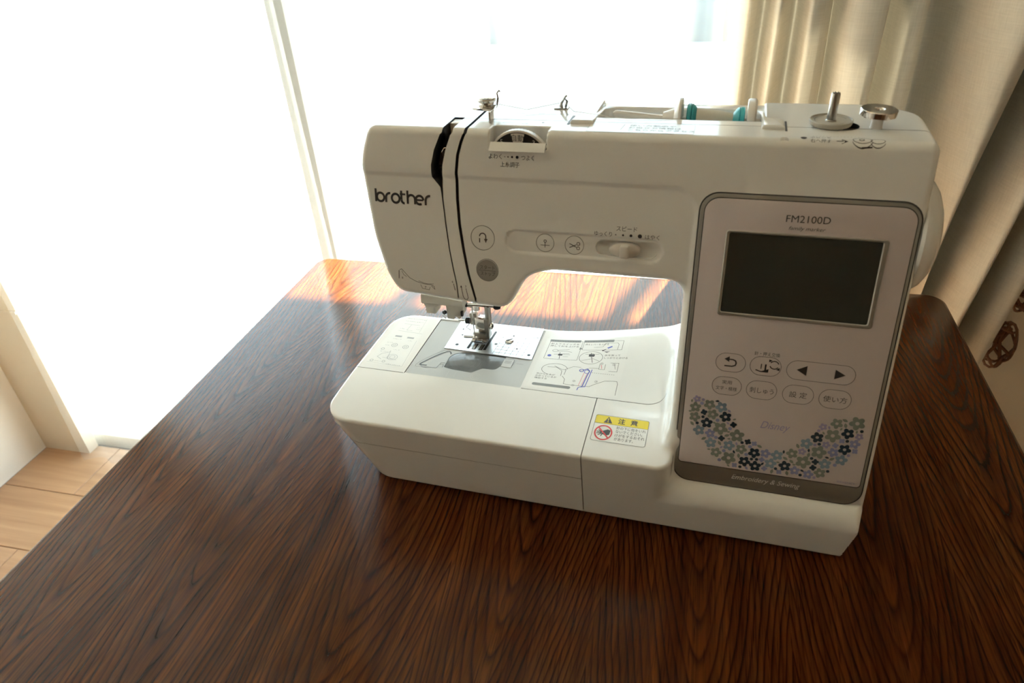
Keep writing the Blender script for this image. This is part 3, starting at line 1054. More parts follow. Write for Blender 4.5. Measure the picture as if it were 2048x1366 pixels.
# bobbin cover latch, threading groove, embossed lines
prism('cover_latch', rrect(-294, 87.5, -284.5, 99.5, .6, 3), 79.4, 80.1, pl_flat, M['grey2'], npc, .3)
F = Flat().stroke(rrect(-294.3, 87.2, -284.2, 99.8, .6, 3), .5, True)
for i in range(5): F.stroke([(-292.5, 93.5 + i), (-286, 93.5 + i)], .3)
F.stroke([(-281, 94.5), (-274.5, 94.5)], .35)
F.build('latch_mark', flat_at(80.15), M['seam'], npc)
guide = [tuple(p) for p in catmull([(-361.5, 75.8), (-368.3, 76), (-366, 81), (-357, 94), (-351, 100.2), (-347.5, 100.6), (-345.6, 97)], 6)]
F = Flat().stroke(guide, 1.3)
F.build('thread_groove', flat_at(79.95), M['slot'], npc)
F = Flat().stroke([(-363, 73.6), (-351.5, 73.2), (-350.4, 79.5), (-346.5, 79.6), (-346.3, 75)], .45).stroke([(-350, 79), (-350, 82.5), (-345.5, 82.5)], .6)
off = [tuple(p) for p in catmull([(-360.5, 72.6), (-371.5, 73), (-369, 82), (-359.5, 96), (-352, 103), (-345, 104)], 6)]
F.stroke(off, .4)
F.build('groove_outline', flat_at(79.93), M['midgrey'], npc)
F = Flat().stroke([(-338, 72), (-338, 63)], .25).circle(-312, 68.5, 4.5, .3, 30, 330).circle(-312, 68.5, 2.8, .25, 30, 330).stroke([(-318, 63.6), (-307, 63.6)], .3)
F.stroke([(-331, 71), (-331, 63)], .2)
F.build('embossed_mark', flat_at(79.93), M['grey2'], npc)
prism('retainer_tab', rrect(-377, 153.2, -353, 157.4, .8, 3), 79.3, 80.5, pl_flat, M['lid'], mach, .3)

# steel needle plate
pz = 80.5
PL = arc_poly([(-355.6, 105, .5), (-269, 102.8, 1), (-270.2, 156, .8), (-288, 156, .3), (-356, 155.2, .5)])
plate = prism('needle_plate', [tuple(p) for p in PL], 79.4, pz, pl_flat, M['steel'], mach, .25)
Flat().stroke([tuple(p) for p in PL], .7, True).build('plate_gap', flat_at(79.95), M['seam'], plate)
F = Flat()
F.poly([(-317.9, 109), (-315.5, 109), (-313.9, 142), (-316.3, 142)])          # long feed slot
for (x0, y0, x1, y1) in ((-334.2, 108.6, -331.9, 121), (-329.2, 108.2, -325.4, 118), (-322.6, 108.2, -318.9, 118)):
    F.poly([(x0, y0), (x1, y0), (x1 + .4, y1), (x0 + .4, y1)])
for hx, hy, hr in ((-348.5, 140, 1.0), (-345.9, 129.8, 1.0), (-345.4, 113, 1.7), (-308.8, 121, 1.5), (-296, 137.7, 1.0), (-287, 117, 1.0), (-273.4, 109.4, 1.6)):
    F.disc(hx, hy, hr)
F.rect(-331, 119.4, -321, 121.2)
F.build('plate_opening', flat_at(pz + .1), M['black'], plate)
F = Flat()
for i in range(6): F.stroke([(-307.5 + 5.6 * i, 104.5), (-305.5 + 5.6 * i, 131.5)], .28)
for i in range(6): F.stroke([(-307.5, 108 + 4.9 * i), (-277.5, 107.8 + 4.9 * i)], .28)
for i, L in enumerate((5, 3, 4, 3, 9, 4, 6, 4)): F.stroke([(-309 + 4.4 * i, 139), (-308.5 + 4.4 * i, 139 + L)], .3)
F.text('15', -306, 149, hei=2.6).text('cm', -276.5, 137.5, hei=2.4).text('in', -276, 150, hei=2.6).text('4', -306.4, 133, hei=2.2).text('6', -284, 134, hei=2.2)
F.build('scale_marking', flat_at(pz + .1), M['print_'], plate)
scr = lathe('plate_screw', [bmz(0, 0), bmz(4.2, 0), bmz(4.2, .9), bmz(3.4, 1.5), bmz(0, 1.7)], mmv(-297.8, 128.6, pz - .1), M['chrome'], plate, n=32)
F = Flat().stroke([(-300.6, 126.8), (-295, 130.4)], 1.3)
F.build('screw_slot', flat_at(pz + 1.75), M['black'], scr)
fd = Flat()
for x0 in (-328.4, -321.8):
    bm = bmesh.new()
    for i in range(6): bm_box(bm, mmv(x0, 108.8 + i * 1.5, pz - .6), mmv(x0 + 2.2, 109.7 + i * 1.5, pz + .55))
    from_bm('feed_dog', bm, M['darksteel'], mach)

# ------------------------------------------------------------------ needle, presser foot, threader under the head
bm = bmesh.new(); bm_tube(bm, [mmv(-316.5, 127, 176), mmv(-316.5, 127, 95)], 3.0 * MM, 16)
from_bm('presser_bar', bm, M['darksteel'], mach)
foot = box('presser_holder', mmv(-325.6, 121.5, 84.2), mmv(-315.4, 130.5, 106), M['darksteel'], mach, .7 * MM)
box('holder_shank', mmv(-327.5, 119.4, 96), mmv(-318.5, 122, 109), M['chrome'], foot, .4 * MM)
box('ankle', mmv(-329.5, 119, 88.2), mmv(-317.5, 127, 91.8), M['darksteel'], foot, .6 * MM)
lathe('holder_screw', [bmz(0, 0), bmz(3.1, 0), bmz(3.3, .8), bmz(3.3, 2.6), bmz(2.6, 3.2), bmz(0, 3.2)], mmv(-315.6, 126, 97), M['chrome'], foot, (1, -.15, .1), 20)
lathe('screw_slot', [bmz(0, 0), bmz(1.2, 0), bmz(1.2, .2), bmz(0, .2)], mmv(-312.3, 125.5, 97.3), M['black'], bpy.data.objects['holder_screw'], (1, -.15, .1), 12)
pf = bmesh.new()
bm_box(pf, mmv(-332.4, 120, 83.6), mmv(-317.2, 133, 85.4), .5 * MM)
for a, b in (((-332.6, 117.5, 82.0), (-328.4, 134, 83.7)), ((-321.8, 117.5, 82.0), (-317.2, 134, 83.7)), ((-332.6, 120, 82.0), (-317.2, 134, 83.7))):
    bm_box(pf, mmv(*a), mmv(*b), .5 * MM)
bm_tube(pf, [mmv(-332, 122, 85), mmv(-340.5, 120.5, 85.2)], 1.3 * MM, 10)
bm_tube(pf, [mmv(-332.4, 125.5, 86.6), mmv(-317.4, 125.5, 86.6)], 1.5 * MM, 10)
from_bm('presser_foot', pf, M['chrome'], mach)
nb = lathe('needle_bar', [bmz(0, 0), bmz(3.2, 0), bmz(3.2, 64), bmz(0, 64)], mmv(-327.5, 127, 113), M['chrome'], mach, n=20)
nc = bmesh.new(); bm_box(nc, mmv(-333.2, 121.4, 99), mmv(-326.2, 127.5, 111.5), .6 * MM)
bm_tube(nc, [mmv(-333, 122.5, 101), mmv(-337, 120.5, 96.5), mmv(-332.5, 120, 94)], .5 * MM, 8)
clamp = from_bm('needle_clamp', nc, M['darksteel'], mach)
lathe('clamp_screw', [bmz(0, 0), bmz(3, 0), bmz(3.2, .5), bmz(3.2, 3.6), bmz(2.6, 4.2), bmz(0, 4.2)], mmv(-333.5, 122.5, 103), M['black'], clamp, (-1, -.1, 0), 12, label='black needle clamp screw')
bm = bmesh.new(); bm_tube(bm, [mmv(-344.5, 121.5, 102.8), mmv(-337, 122.2, 103)], .5 * MM, 8); from_bm('screw_pin', bm, M['darksteel'], clamp)
bm = bmesh.new(); bm_tube(bm, [mmv(-329.5, 121, 124), mmv(-329.6, 121, 110), mmv(-329.7, 121, 86), mmv(-329.7, 121, 80.8)], [1.0 * MM, .75 * MM, .5 * MM, .1 * MM], 10)
from_bm('needle', bm, M['chrome'], mach)
tw = bmesh.new(); bm_tube(tw, [mmv(-330, 112, 127), mmv(-322, 114, 126.4), mmv(-312, 117, 124.8), mmv(-305, 119, 123.6)], 1.7 * MM, 10)
tg_ = from_bm('thread_guide_wire', tw, M['chrome'], mach)
lathe('lever_tip', [bmz(0, 0), bmz(2.4, .2), bmz(3.1, 1.6), bmz(3.3, 4.2), bmz(2.4, 6.6), bmz(0, 7.2)], mmv(-307.5, 118.5, 124), M['black'], tg_, (1, .25, -.12), 16, label='black tip')
box('cutter_hook', mmv(-338, 112, 124), mmv(-326, 118, 126), M['black'], mach, .4 * MM)
th = prism('threader_lever', [tuple(p) for p in arc_poly([(-372.5, 128, 2), (-331.5, 128, 2), (-331.5, 134.5, 1), (-371.5, 138.5, 2)])], -116, -104,
           lambda u, v, h: (u * MM, -h * MM, v * MM), M['beige'], mach, .8)
prism('lever_knob', [tuple(p) for p in arc_poly([(-368.8, 117.5, 1.5), (-358.6, 117.5, 1.5), (-359.8, 124, 1), (-352, 129, 2), (-371.8, 131, 2), (-369, 124, 1)])], -117, -105,
      lambda u, v, h: (u * MM, -h * MM, v * MM), M['beige'], th, .8)
prism('threader_head', [tuple(p) for p in arc_poly([(-348.6, 113.4, 1), (-342, 113.2, 1), (-341, 117.4, 1), (-337, 113.6, .6), (-333.6, 118, 1), (-331.6, 129, 1), (-349, 129, 1)])], -117, -106,
      lambda u, v, h: (u * MM, -h * MM, v * MM), M['beige'], th, .6)
lathe('pivot', [bmz(0, 0), bmz(1.9, 0), bmz(1.9, 2.4), bmz(0, 2.6)], mmv(-349.6, 105.5, 121), M['black'], th, (-.4, -1, 0), 16)
box('hook_guard', mmv(-334.3, 103.8, 118.6), mmv(-332.2, 107, 123.6), M['black'], th, .3 * MM)
tube('threader_hook', [mmv(-349, 106, 116.5), mmv(-352.6, 105, 117.4), mmv(-351.6, 105, 115.4), mmv(-349.6, 105, 114.2)], .4 * MM, M['darksteel'], th, 6)

# ------------------------------------------------------------------ control panel
cp = mach
bo = rrect(-131.3, 42.8, 1.4, 262.6, (12, 12, 12, 12), 8)
bm = bmesh.new(); bm_prism(bm, rrect(-132.1, 42.0, 2.2, 263.4, 12.6, 8), -.6, .25, pl_slant)
from_bm('panel_gap', bm, M['slot'], mach)
panel = prism('control_panel', bo, -.4, 1.1, pl_slant, M['silver'], mach, .8, label='silver rimmed control panel')
sh_o = rrect(-128.2, 58.6, -1.0, 259.6, (2.6, 2.6, 9.5, 9.5), 8)
prism('panel_sheet', sh_o, .8, 1.45, pl_slant, M['panel'], panel, .2)
F = Flat().stroke(rrect(-128.5, 58.3, -.7, 259.9, (2.6, 2.6, 9.5, 9.5), 8), .6, True)
F.build('sheet_gap', panel_at(1.25), M['slot'], panel)
bm = bmesh.new()
bm_ring(bm, rrect(-113.0, 179.4, -14.3, 239.2, 2.2, 5), rrect(-110.8, 181.9, -17.6, 237.4, 1.2, 5), 1.2, 2.7, pl_slant, .55)
from_bm('screen_frame', bm, M['silver'], panel, 30)
prism('screen', rrect(-111.0, 181.7, -17.4, 237.6, 1.2, 4), 1.2, 1.62, pl_slant, M['screen'], panel, label='dark glossy display screen')
for (kx, kv, hw, hh) in ((-99.6, 144.3, 10.1, 7.0), (-76.1, 144.4, 10.3, 7.1), (-40.1, 144.3, 22.0, 7.1), (-100.2, 125.9, 10.1, 7.0), (-76.4, 125.8, 10.2, 7.0), (-52.1, 125.8, 10.2, 7.0), (-28.0, 125.6, 10.3, 7.1)):
    o_ = rrect(kx - hw, kv - hh, kx + hw, kv + hh, min(hh, hw) * .98, 8)
    kb = prism('panel_key', o_, 1.3, 1.5, pl_slant, M['panel'], panel)
    F = Flat().stroke(o_, .3, True)
    F.build('key_outline', panel_at(1.56), M['print_'], panel)
F = Flat()
F.text('FM2100D', -77, 246.5, wid=26.7, hei=4.6, slope=.004)
F.text('family marker', -74.6, 240.9, wid=22.2, hei=3.1, shear=.28)
F.text('針・押え交換', -84.5, 152.2, wid=16.8, hei=2.9)
F.text('実用', -103.6, 127.3, wid=6.6, hei=3.1).text('文字・模様', -107.6, 122.4, wid=14.6, hei=3.1)
F.text('刺しゅう', -84.4, 123.3, wid=16.2, hei=4.4).text('設 定', -57.8, 123.3, wid=11.6, hei=4.6).text('使い方', -35.6, 123.2, wid=15.4, hei=4.6)
# back arrow
F.stroke([(-103.6, 141.6), (-98.4, 141.6), (-96.2, 142.6), (-95.8, 144.4), (-96.4, 146), (-98.2, 146.8), (-101.6, 146.8)], 1.0)
F.poly([(-104, 146.8), (-100.6, 149.1), (-100.6, 144.7)])
# foot change symbol
F.stroke([(-82.4, 141.2), (-79.2, 140.2), (-74.6, 140.2)], .8).stroke([(-78.9, 146), (-78.9, 142.2)], .6).stroke([(-76, 146), (-76, 140.4)], 1.1)
F.poly([(-79.6, 140), (-73.8, 142.6), (-73.8, 140.0)])
F.circle(-70.4, 146, 2.9, .7, 20, 150).circle(-70.4, 146, 2.9, .7, 200, 330)
F.poly([(-74.2, 147.8), (-71.9, 149.2), (-74.2, 150)]).poly([(-66.6, 144.4), (-69, 142.8), (-66.6, 142)])
F.poly([(-55.6, 144.6), (-49, 148.2), (-49, 140.8)]).poly([(-24.2, 144.2), (-31, 147.8), (-31, 140.6)])
F.build('lettering', panel_at(1.6), M['print_'], panel)
F = Flat().text('Disney', -73.6, 94.2, wid=20.2, hei=7.6, shear=.35)
F.text('©DISNEY', -16.4, 60.6, wid=12.2, hei=1.5)
F.build('lettering', panel_at(1.6), M['lilac'], panel, label='lilac script lettering')
F = Flat().text('Embroidery & Sewing', -88.4, 48.8, wid=48.4, hei=5.2, shear=.32)
F.build('lettering', panel_at(1.25), M['pale'], panel, label='pale lettering on the silver lip')

# flower garland print: plain generic blossoms, leaves and dots
fl = {k: Flat() for k in ('navy', 'sage', 'peri', 'sky_', 'lilac')}
rf = random.Random(5)
def blossom(F, x, y, r, petals=5, hole=True):
    a0 = rf.uniform(0, 6.28)
    for i in range(petals):
        a = a0 + 2 * PI * i / petals; b = a0 + 2 * PI * (i + 1) / petals
        pts = []
        for q in range(9):
            t = a + (b - a) * q / 8
            rr = r * (.62 + .38 * math.sin(PI * q / 8))
            pts.append((x + rr * math.cos(t), y + rr * math.sin(t)))
        inner = [(x + r * (.26 if hole else .02) * math.cos(t), y + r * (.26 if hole else .02) * math.sin(t)) for t in (b, (a + b) / 2, a)]
        F.poly(pts + inner)
def leaf(F, x, y, l, wd, a):
    ca, sa = math.cos(a), math.sin(a)
    P = [(l * (i / 6 - .5), wd * .5 * math.sin(PI * i / 6)) for i in range(7)] + [(l * (i / 6 - .5), -wd * .5 * math.sin(PI * i / 6)) for i in range(5, 0, -1)]
    F.poly([(x + u * ca - v * sa, y + u * sa + v * ca) for u, v in P])
spine = catmull([(-113.5, 104), (-104, 93), (-97, 82), (-84, 72), (-70, 67), (-56, 66), (-42, 71), (-32, 80), (-24, 90), (-15.5, 101)], 12)
used = []
def place_(r, tries=400):
    for _ in range(tries):
        p = spine[rf.randrange(len(spine))]
        x, y = p[0] + rf.uniform(-10.5, 10.5), p[1] + rf.uniform(-10.5, 10.5)
        if y - r < 59.4 or x - r < -125 or x + r > -5 or y > 113: continue
        if all(math.hypot(x - a, y - b) > (r + q) * .93 for a, b, q in used):
            used.append((x, y, r)); return x, y
    return None
for kind, r, n in (('sage', 5.4, 7), ('navy', 4.4, 9), ('sky_', 4.4, 9), ('sage', 4.2, 9), ('peri', 3.8, 9), ('navy', 2.5, 6), ('lilac', 2.9, 8), ('peri', 2.2, 10)):
    for _ in range(n):
        p = place_(r)
        if p: blossom(fl[kind], *p, r, 5 if r > 2.5 else 4, r > 2.6)
for kind, r, n in (('sage', 2.0, 34), ('peri', 1.7, 20), ('navy', 1.5, 34), ('lilac', 1.4, 20), ('sage', 1.3, 40)):
    for _ in range(n):
        p = place_(r)
        if p:
            if kind == 'sage' or rf.random() < .4: leaf(fl[kind], *p, r * 2.1, r * 1.1, rf.uniform(0, 3.1))
            else: fl[kind].disc(*p, r * .8, n=12)
for k, lab in (('navy', 'navy'), ('sage', 'sage green'), ('peri', 'periwinkle'), ('sky_', 'dusty blue'), ('lilac', 'lilac')):
    if fl[k].f: fl[k].build('flower_print', panel_at(1.58), M[k], panel, label=lab + ' flowers and leaves printed on the panel')

# ------------------------------------------------------------------ keys, slider and lettering on the arm front
F = Flat().disc(-281.8, 195.7, 8.3, n=36)
F.build('start_stop_button', on_slant(.12), M['btn'], mach, label='grey oval start button')
F = Flat()
F.text('スタート', -287.6, 196.4, wid=11.6, hei=3.2).text('ストップ', -287.2, 191.6, wid=11.6, hei=3.2).stroke([(-288.6, 195.6), (-275.4, 195.6)], .28)
F.circle(-285.2, 221.6, 2.4, .85, 0, 180).stroke([(-287.6, 220.2), (-287.6, 216.9)], .85).stroke([(-282.8, 221.6), (-282.8, 219.4)], .85).poly([(-284.2, 219.9), (-281.4, 219.9), (-282.8, 216.7)])
F.stroke([(-241, 218.3), (-234.3, 218.3)], .35).stroke([(-237.7, 216.6), (-237.7, 220.4)], .5).circle(-237.7, 221.3, .9, .45)
for sx, sy in ((1, 1), (1, -1)):
    F.stroke([(-219.6, 219.4 + 1.5 * sy), (-214.6, 219.4 - .9 * sy)], .5).circle(-213.2, 219.4 - 1.6 * sy, 1.1, .45)
F.text('スピード', -186.5, 232.6, wid=14.4, hei=3.5).text('ゆっくり', -201.8, 228.2, wid=12.4, hei=3.4).text('はやく', -166.3, 228, wid=9.8, hei=3.3)
for dx, dr in ((-186.7, .45), (-181.6, .72), (-176.1, 1.0), (-169.9, 1.45)): F.disc(dx, 229.8, dr)
F.text('よわく', -279.4, 278.3, wid=9.6, hei=3.6).text('つよく', -255.6, 278, wid=9.2, hei=3.6)
for dx, dr in ((-267.6, .3), (-265.2, .45), (-262.2, .75), (-258.5, 1.05)): F.disc(dx, 280, dr)
F.text('上糸調子', -270.8, 273, wid=14, hei=3.6)
F.build('lettering', on_slant(), M['print_'], mach)
# maker's name in rounded strokes
F = Flat(); sw = 1.75
def bowl(cx, cy, r, a0=0, a1=360): F.circle(cx, cy, r, sw, a0, a1)
xb = 242.9
def lx(x): return xb + (x + 371) * .0
F.stroke([(-370.4, 252.6), (-370.4, xb)], sw); bowl(-366.4, 246.4, 3.2)
F.stroke([(-361.6, xb - .2), (-361.6, 246.6)], sw); bowl(-358.3, 246.4, 3.3, 80, 180)
bowl(-353.3, 246.2, 3.35)
F.stroke([(-348.3, 252.2), (-348.3, 245.4)], sw); bowl(-345.9, 245.3, 2.4, 180, 275); F.stroke([(-349.6, 249.6), (-344.8, 249.6)], sw * .8)
F.stroke([(-343, 252.6), (-343, 242.7)], sw); bowl(-339.9, 246.3, 3.1, 0, 180); F.stroke([(-336.8, 246.4), (-336.8, 242.7)], sw)
bowl(-333.2 + .3, 246.1, 3.2, 0, 300); F.stroke([(-336, 246.1), (-329.8, 246.1)], sw * .75)
F.stroke([(-328.4 + .6, 242.6), (-328.4 + .6, 246.4)], sw); bowl(-325 + .6, 246.3, 3.3, 80, 180)
F.v = [(-371.4 + (x + 371.4) * .955, y - .012 * (x + 371)) for x, y in F.v]
F.build('maker_lettering', on_slant(.2), M['print_'], mach)
# threading diagrams on the head
F = Flat()
F.stroke([(-354.2, 190.3), (-352.6, 191), (-350, 188.4), (-346, 184.2), (-340, 181.6), (-334, 180.4), (-328, 180.2), (-325.6, 179), (-325.2, 176.8), (-328, 179.4)], .35)
F.stroke([(-355.3, 183), (-354.9, 189.8)], .55).stroke([(-352.6, 189.6), (-351, 186.4), (-348.6, 185)], .3).text('8', -352.8, 183, hei=1.7)
F.stroke([(-337, 179.6), (-335.6, 176.6), (-330, 175.8), (-329, 178.4)], .3).text('7', -333.6, 176.6, hei=2)
F.stroke([(-338.6, 182.4), (-332, 180.6), (-326, 181)], .3)
F.text('6', -310.7, 183.4, hei=1.8).stroke([(-309.5, 182.8), (-308.2, 177.6)], .5)
F.stroke([(-303.2, 181), (-301.7, 173.2), (-300.4, 171), (-298.6, 170.8), (-297.6, 172.4), (-299.4, 180)], .45).text('3', -300, 180.6, hei=1.8)
F.poly([(-304, 180.4), (-302.4, 180.4), (-303.3, 182.2)])
F.build('threading_diagram', on_slant(.2), M['print_'], mach)
# slider
tri_object('slider_track', tv, tt, M['lid'], mach)
sl = prism('speed_slider', [(-180.1 + 11 * math.cos(2 * PI * i / 40), 218.8 + 5.3 * math.sin(2 * PI * i / 40)) for i in range(40)], -5.8, -1.4, pl_slant, M['cap'], mach, .8)
prism('slider_tab', rrect(-182.6, 214.4, -176.6, 223.2, 1, 3), -2, 4.6, pl_slant, M['cap'], sl, .9)

# ------------------------------------------------------------------ top of the arm
# tension dial
def dpl(u, v, h): return (u * MM, (62 + h) * MM, v * MM)
dc = (-258.6, 281.2)
dial = lathe('tension_dial', [bmz(0, 0), bmz(21.8, 0), bmz(22.2, .4), bmz(22.2, 4.4), bmz(21.8, 4.8), bmz(0, 4.8)], mmv(dc[0], 62, dc[1]), M['cap'], mach, (0, 1, 0), 120,
             wob=lambda t, r: 1 + (.012 if int(t / (2 * PI) * 120 + .5) % 2 else 0) * (r > .0218))
def band(r0, r1, a0, a1, n=30):
    return [(dc[0] + r1 * math.cos(math.radians(a0 + (a1 - a0) * i / n)), dc[1] + r1 * math.sin(math.radians(a0 + (a1 - a0) * i / n))) for i in range(n + 1)] + \
           [(dc[0] + r0 * math.cos(math.radians(a1 + (a0 - a1) * i / n)), dc[1] + r0 * math.sin(math.radians(a1 + (a0 - a1) * i / n))) for i in range(n + 1)]
onface = lambda y: (lambda p: np.stack([p[:, 0], np.full(len(p), y), p[:, 1]], 1) * MM)
Flat().poly(band(11.6, 20.9, 10, 170)).build('number_band', onface(61.92), M['black'], dial, label='black band with numbers')
Flat().poly(band(13.6, 20.4, 76, 104)).build('auto_patch', onface(61.85), M['cap'], dial, label='pale patch with dark characters')
F = Flat().text('自動', dc[0] - 4.4, dc[1] + 14.7, wid=8.8, hei=4.7)
F.build('dial_number', onface(61.75), M['print_'], dial)
F = Flat().text('3', dc[0] + 10.6, dc[1] + 12.6, hei=3.2).text('5', dc[0] - 12.8, dc[1] + 12.6, hei=3.2)
F.build('dial_number', onface(61.75), M['pale'], dial)
prism('dial_sill', [(56.0, 290.6), (61.6, 290.6), (61.6, 295.2), (60.6, 294.8)], -278.6, -238.4, lambda u, v, h: (h * MM, u * MM, v * MM), M['white'], mach)
box('dial_slot', mmv(-281, 60.5, 291.05), mmv(-236, 72.5, 291.35), M['black'], mach)

# pre-tension guide: bracket, disc knob, hook
br = bmesh.new()
bp_ = [(-283.2, 77.5), (-283.2, 104), (-298, 104), (-298, 92), (-288, 77.5)]
bm_box(br, mmv(-284.4, 78, 294), mmv(-283.0, 92, 310.8), .3 * MM)
bm_prism(br, [tuple(p) for p in arc_poly([(-300, 88, 2), (-283, 84, 1), (-283, 104, 3), (-300, 104, 4)])], 309.4, 310.8, pl_flat)
brk = from_bm('thread_bracket', br, M['chrome'], mach)
lathe('tension_disc', [bmz(0, 0), bmz(6.4, 0), bmz(6.8, .5), bmz(5.6, 1.2), bmz(5.4, 2.4), bmz(6.6, 3), bmz(6.9, 4.4), bmz(6.3, 5.6), bmz(4.6, 6.2), bmz(0, 6.4)], mmv(-291, 95.5, 310.8), M['chrome'], brk, n=32)
tube('hook', [mmv(-284, 98, 310), mmv(-283.2, 99, 315.5), mmv(-284, 99.5, 318.5), mmv(-282.2, 99.6, 320.6), mmv(-281.4, 99.4, 319.4)], .8 * MM, M['darksteel'], brk, 8)
tube('take_up_lever', [mmv(-312.2, 64, 281), mmv(-315.2, 61, 284), mmv(-315.6, 60.5, 287), mmv(-314, 61, 289.4), mmv(-311, 63, 289)], .55 * MM, M['chrome'], mach, 8)
box('slot_wall', mmv(-314.4, 78, 292), mmv(-307.2, 88.8, 302.2), M['cap'], mach, .4 * MM)
# small wire guide further right
wg = bmesh.new()
bm_box(wg, mmv(-245.5, 116, 302.8), mmv(-235, 122.5, 303.8), .3 * MM)
bm_tube(wg, [mmv(-240, 119, 303.5), mmv(-240.5, 119, 307), mmv(-238, 119.5, 310.5), mmv(-236.4, 120, 308), mmv(-237.6, 120, 304)], .9 * MM, 8)
bm_tube(wg, [mmv(-241.6, 120, 304), mmv(-239.4, 120.4, 309.4), mmv(-236.6, 120.4, 312.4)], .9 * MM, 8)
from_bm('wire_thread_guide', wg, M['darksteel'], mach)

# folding carry handle with the spool recess behind its bar
ho = arc_poly([(-226, 82, 1.5), (-209.5, 82, 1.5), (-209.5, 139, 12), (-98.5, 139, 12), (-98.5, 82, 1.5), (-84, 82, 1.5), (-84, 152, 14), (-226, 152, 14)])
hb = bmesh.new(); bm_prism(hb, [tuple(p) for p in ho], 285, 305.6, pl_flat, 1.6)
for v in hb.verts:
    yy = v.co.y * 1000
    if v.co.z > .29: v.co.z -= .0062 * float(sst(np.array((yy - 96) / 46.)))
from_bm('carry_handle', hb, M['white'], mach, 40)
box('handle_notch', mmv(-227.8, 80.5, 302.7), mmv(-226.1, 101, 303.3), M['slot'], mach)
box('handle_notch', mmv(-83.9, 79.5, 302.7), mmv(-82.6, 100, 303.3), M['slot'], mach)

# spool pin, caps and the spool itself
ax_ = (1, 0, 0); sy_, sz_ = 119, 297.
spin = bmesh.new(); bm_tube(spin, [mmv(-201, sy_, sz_ + 4.6), mmv(-199.5, sy_, sz_ + 3.2), mmv(-190, sy_, sz_ + 2), mmv(-150, sy_, sz_ - .8), mmv(-95.5, sy_, sz_ - .8)], [1.2 * MM, 2.6 * MM, 3.0 * MM, 2.6 * MM, 2.6 * MM], 16)
from_bm('spool_pin', spin, M['cap'], mach, 50)
lathe('spool_cap', [bmz(2.7, -12), bmz(5, -12), bmz(8, -4), bmz(14.6, -1.4), bmz(15.4, -.4), bmz(15.2, 1.2), bmz(14.4, 1.6), bmz(2.7, 1.6)], mmv(-153.5, sy_, sz_), M['cap'], mach, ax_, 40)
lathe('spool_cushion', [bmz(2.7, -2.2), bmz(14.6, -2.2), bmz(15.3, -1), bmz(15.3, 2.6), bmz(14.2, 3.8), bmz(2.7, 3.8)], mmv(-105.6, sy_, sz_), M['cap'], mach, ax_, 40)
spool = empty('thread_spool', mach.matrix_basis @ Vector(mmv(-129, sy_, sz_)), 'cream thread on a spool with turquoise ends lying on top of the sewing machine', 'spool', math.radians(-2.9))
lathe('spool_end', [bmz(2.8, -3.2), bmz(10.6, -3.2), bmz(11.6, -2.4), bmz(11.6, -.4), bmz(10.8, 0), bmz(10.8, 0), bmz(11.4, .6), bmz(9.4, 2.6), bmz(6.5, 4.6), bmz(2.8, 4.6)], mmv(-18 + 1.5, 0, 0), M['teal'], spool, ax_, 36)
lathe('spool_end', [bmz(2.8, -4.6), bmz(5.5, -4.6), bmz(8.6, -2.2), bmz(9.6, -.6), bmz(9.0, 0), bmz(9.6, .4), bmz(9.6, 2.6), bmz(8.8, 3.2), bmz(2.8, 3.2)], mmv(16.5, 0, 0), M['teal'], spool, ax_, 36)
lathe('thread_winding', [bmz(2.8, -13), bmz(8.4, -13), bmz(8.2, -8), bmz(6.6, 4), bmz(5.4, 12.5), bmz(2.8, 12.5)], mmv(0, 0, 0), M['thread'], spool, ax_, 36)
tube('loose_thread', [mmv(-14, -8, 2), mmv(-24, -20, 6.4), mmv(-60, -24, 6.8), mmv(-100, -10, 7), mmv(-109.5, .8, 10.5), mmv(-135, -12, 8), mmv(-158, -20, 14.5)], .18 * MM, M['thread'], spool, 5)

# bobbin winder shaft and stop
bw = lathe('bobbin_winder', [bmz(0, -3), bmz(9.6, -3), bmz(10.4, -2), bmz(12.6, -1.2), bmz(13.4, 1.0), bmz(13.4, 1.9), bmz(12.7, 2.1), bmz(12.4, 1.2), bmz(3.4, .9), bmz(0, .9)], mmv(-56, 95, 305.0), M['beige'], mach, n=44)
lathe('winder_shaft', [bmz(0, 0), bmz(3.4, 0), bmz(3.4, .8), bmz(2.75, 1.2), bmz(2.75, 17.2), bmz(2.5, 17.6), bmz(1.7, 17.6), bmz(1.7, 14), bmz(0, 14)], mmv(-56, 95, 305.6), M['darksteel'], bw, n=24,
      wob=lambda t, r: 1)
bm = bmesh.new()
for i in range(7):
    a = 2 * PI * i / 7
    bm_box(bm, mmv(-56 + 2.1 * math.cos(a) - .35, 95 + 2.1 * math.sin(a) - .35, 322.4), mmv(-56 + 2.1 * math.cos(a) + .35, 95 + 2.1 * math.sin(a) + .35, 323.8))
from_bm('shaft_teeth', bm, M['darksteel'], bw)
F = Flat()
for a in (20, 140, 260): F.circle(-56, 95, 10, .5, a, a + 55)
F.build('seat_slot', flat_at(306.35), M['seam'], bw)
st = lathe('bobbin_stop', [bmz(0, 0), bmz(4.0, 0), bmz(3.5, 1), bmz(3.4, 8), bmz(0, 8)], mmv(-29.2, 92, 302.8), M['cap'], mach, n=28)
lathe('stop_disc', [bmz(0, 0), bmz(10.4, 0), bmz(11, .5), bmz(11, 3.9), bmz(10.5, 4.3), bmz(3.4, 4.3), bmz(3, 3.6), bmz(1.4, 3.6), bmz(1.2, 3), bmz(0, 3)], mmv(-29.6, 92.4, 310.6), M['chrome'], st, (.04, -.02, 1), n=44)
